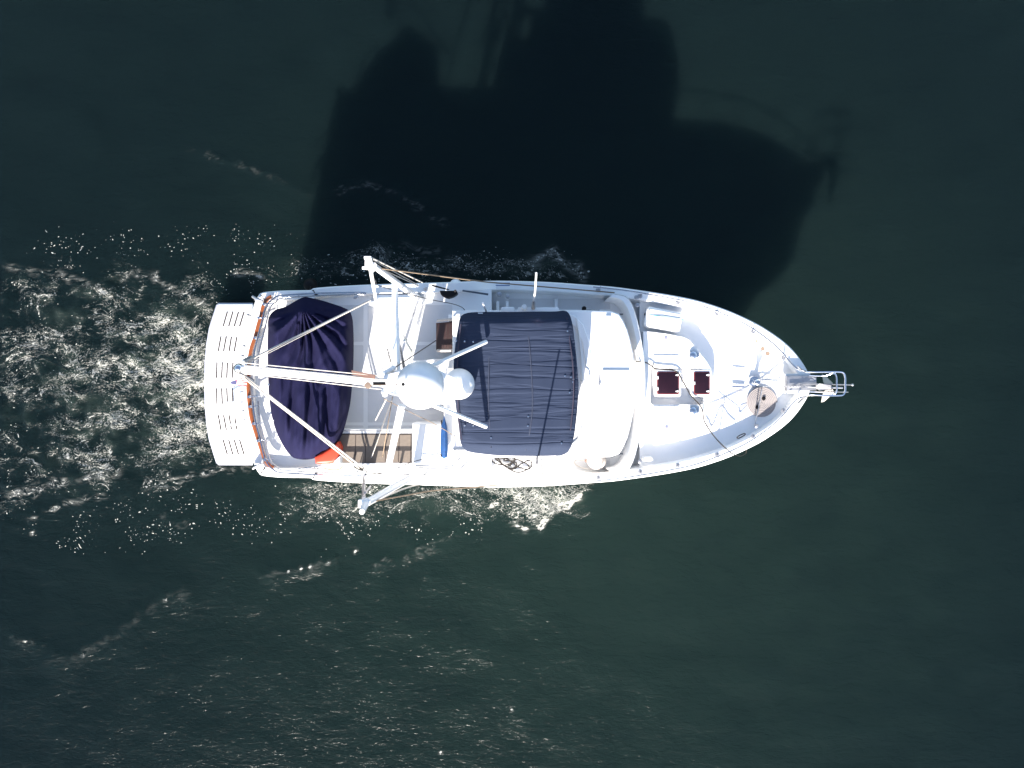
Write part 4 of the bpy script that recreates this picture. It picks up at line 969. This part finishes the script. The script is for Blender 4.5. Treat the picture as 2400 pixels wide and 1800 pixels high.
# flemished rope mat
r = empty('rope_coil', P(1785, 943, 2.42), 'beige rope flemished into a flat round mat on the foredeck near the bow', 'rope')
sp_ = []
turns = 9
cc = P(1785, 943, 2.44)
for i in range(turns*28):
    a = 2*math.pi*i/28; rr = .335*(1-i/(turns*28))+.01; sp_.append(cc+Vector((rr*math.cos(a), rr*math.sin(a), 0)))
bm = N(); tube(bm, sp_, .021, 6); lathe(bm, [(0, .0), (.32, .0), (.33, -.02)], cc, 32); fix(obj('rope_spiral', bm, M['ropemat'], r), r)
for a, b_ in ((1790, 934), (1775, 954)):
    bm = N(); lathe(bm, [(0, .03), (.036, .028), (.045, 0)], P(a, b_, 2.46), 16); single('foot_switch', bm, M['black'], 'black round foot switch %s on the rope mat' % ('nearer the bow rail platform, upper one' if a > 1780 else 'nearer the starboard side, lower one'), 'foot switch', 'foot switches by the windlass')
bm = N(); tube(bm, smooth_path([P(1786, 912, 2.55), P(1781, 940, 2.52), P(1775, 970, 2.5), P(1768, 1000, 2.5)], 4), .012, 6); single('mooring_line', bm, M['dull'], 'thin dark grey line crossing the round rope mat on the foredeck', 'rope')
bm = N(); tube(bm, smooth_path([P(1680, 930, 2.44), P(1700, 944, 2.44), P(1727, 962, 2.44), P(1740, 985, 2.44)], 4), .008, 6); single('mooring_line', bm, M['whiterope'], 'thin pale line curving across the foredeck aft of the rope mat', 'rope')
# black hand bar (lifting handle) by starboard bulwark
bm = N(); tube(bm, smooth_path([P(1727, 1026, 2.7), P(1731, 1022, 2.75), P(1744, 1016, 2.75), P(1746, 1019, 2.75), P(1732, 1027, 2.7), P(1727, 1026, 2.7)], 3), .012, 6); single('carry_handle', bm, M['black'], 'small black looped handle lying by the starboard bow bulwark', 'handle')
bm = N(); prism(bm, rrect(*P(1518, 1076, 2.6)[:2], .24, .09, .044), 2.4, 2.6, .03, 3); single('cylindrical_fender', bm, M['white'], 'small white sausage fender on the starboard foredeck by the bridge wall', 'fender')
# anchor
r = empty('anchor', P(1930, 905, 3.0), 'galvanised plough anchor hanging in the bow roller', 'anchor')
bm = N(); tube(bm, [P(1850, 907, 3.02), P(1930, 908, 3.04), P(1975, 909, 3.0)], .022, 8, .02); fix(obj('shank', bm, M['dull'], r), r)
gal = mat('pale_zinc', (.55, .52, .50), .4, metal=.6, var=.15)
def plate(pts, th):
    bm = N(); v = [bm.verts.new(p) for p in pts]; u = [bm.verts.new(p+Vector((0, 0, -th))) for p in pts]; n = len(v)
    bm.faces.new(v); bm.faces.new(u[::-1])
    for k in range(n): bm.faces.new((v[k], u[k], u[(k+1) % n], v[(k+1) % n]))
    return bm
fix(obj('fluke', plate([P(1927, 876, 2.7), P(1940, 886, 2.9), P(1952, 898, 3.0), P(1948, 905, 3.1), P(1935, 903, 3.1), P(1930, 895, 3.0)], .02), gal, r), r)
fix(obj('fluke', plate([P(1925, 943, 2.6), P(1932, 941, 2.7), P(1955, 920, 2.95), P(1950, 910, 3.1), P(1938, 908, 3.1), P(1928, 925, 2.85)], .02), gal, r), r)
fix(obj('anchor_crown', plate([P(1913, 903, 3.1), P(1921, 899, 3.14), P(1948, 903, 3.14), P(1950, 912, 3.14), P(1922, 915, 3.12), P(1914, 910, 3.1)], .05), gal, r), r)
# chain
bm = N()
for i in range(34):
    x = 1790+i*3.3; c_ = P(x, 905.5+.4*math.sin(i), 2.50+.68*min(1, max(0, (x-1825)/25)))
    pts = [c_+Vector((.024*math.cos(a), (.013*math.sin(a) if i % 2 else .003*math.sin(a)), (0 if i % 2 else .013*math.sin(a)))) for a in [2*math.pi*k/8 for k in range(8)]]
    tube(bm, pts, .006, 5, closed=True)
single('anchor_chain', bm, M['dull'], 'short run of galvanised chain from the windlass to the anchor', 'chain')
ZO = 0.3
# flag
r = empty('flag', P(560, 878, 2.6), 'small striped red, white and blue ensign on a staff over the swim platform', 'flag')
bm = N(); tube(bm, [P(586, 893, 2.4), P(565, 885, 3.1)], .012, 6); fix(obj('flag_staff', bm, M['teak'], r), r)
A_ = P(578, 888, 2.95); Bv = P(540, 896, 2.75); Cv = P(565, 882, 3.05)
def flag_strip(t0, t1, m, u0=0., u1=1.):
    bm = N(); n = 8; up = []; dn = []
    top0, top1 = P(580, 880, 3.0), P(541, 895, 2.7); bot0, bot1 = P(579, 906, 2.8), P(541, 900, 2.6)
    for i in range(n+1):
        u = u0+(u1-u0)*i/n
        for lst, t_ in ((up, t0), (dn, t1)):
            p = top0.lerp(top1, u).lerp(bot0.lerp(bot1, u), t_)+Vector((0, 0, .03*math.sin(u*9+t_*3))); lst.append(bm.verts.new(p))
    for i in range(n): bm.faces.new((up[i], up[i+1], dn[i+1], dn[i]))
    fix(obj('flag_stripe', bm, m, r), r)
for k in range(7): flag_strip(k/7, (k+1)/7, M['flagred'] if k % 2 == 0 else M['flagwhite'], 0, .62 if k > 0 else .7)
flag_strip(0, 1, M['flagblue'], .63, 1.0)
ZO = 0.5
# brown deck rope starboard aft
bm = N(); tube(bm, smooth_path([P(755, 1096, 2.40), P(775, 1101, 2.42), P(795, 1100, 2.42), P(803, 1092, 2.42)], 4), .011, 6); single('mooring_line', bm, M['rope'], 'short tan rope on the starboard cap rail beside the orange float', 'rope')
bm = N(); tube(bm, smooth_path([P(831, 1092, 2.5), P(842, 1098, 2.5), P(851, 1100, 2.5)], 4), .035, 8); tube(bm, smooth_path([P(832, 1088, 2.52), P(846, 1092, 2.52), P(852, 1098, 2.5)], 4), .02, 8); single('pulley_block', bm, M['black'], 'black pulley block at the starboard end of the boom guys', 'pulley')
ZO = 0.0
bm = N(); tube(bm, [P(570, 848, 5.1), P(588, 840, 4.9)], .05, 8, .06); single('pulley_block', bm, M['dull'], 'grey pulley block hanging at the port side of the boom tip', 'pulley')
bm = N(); tube(bm, [P(562, 876, 5.1), P(592, 895, 4.9)], .035, 8, .06); single('pulley_block', bm, M['dull'], 'grey pulley block hanging at the starboard side of the boom tip', 'pulley')
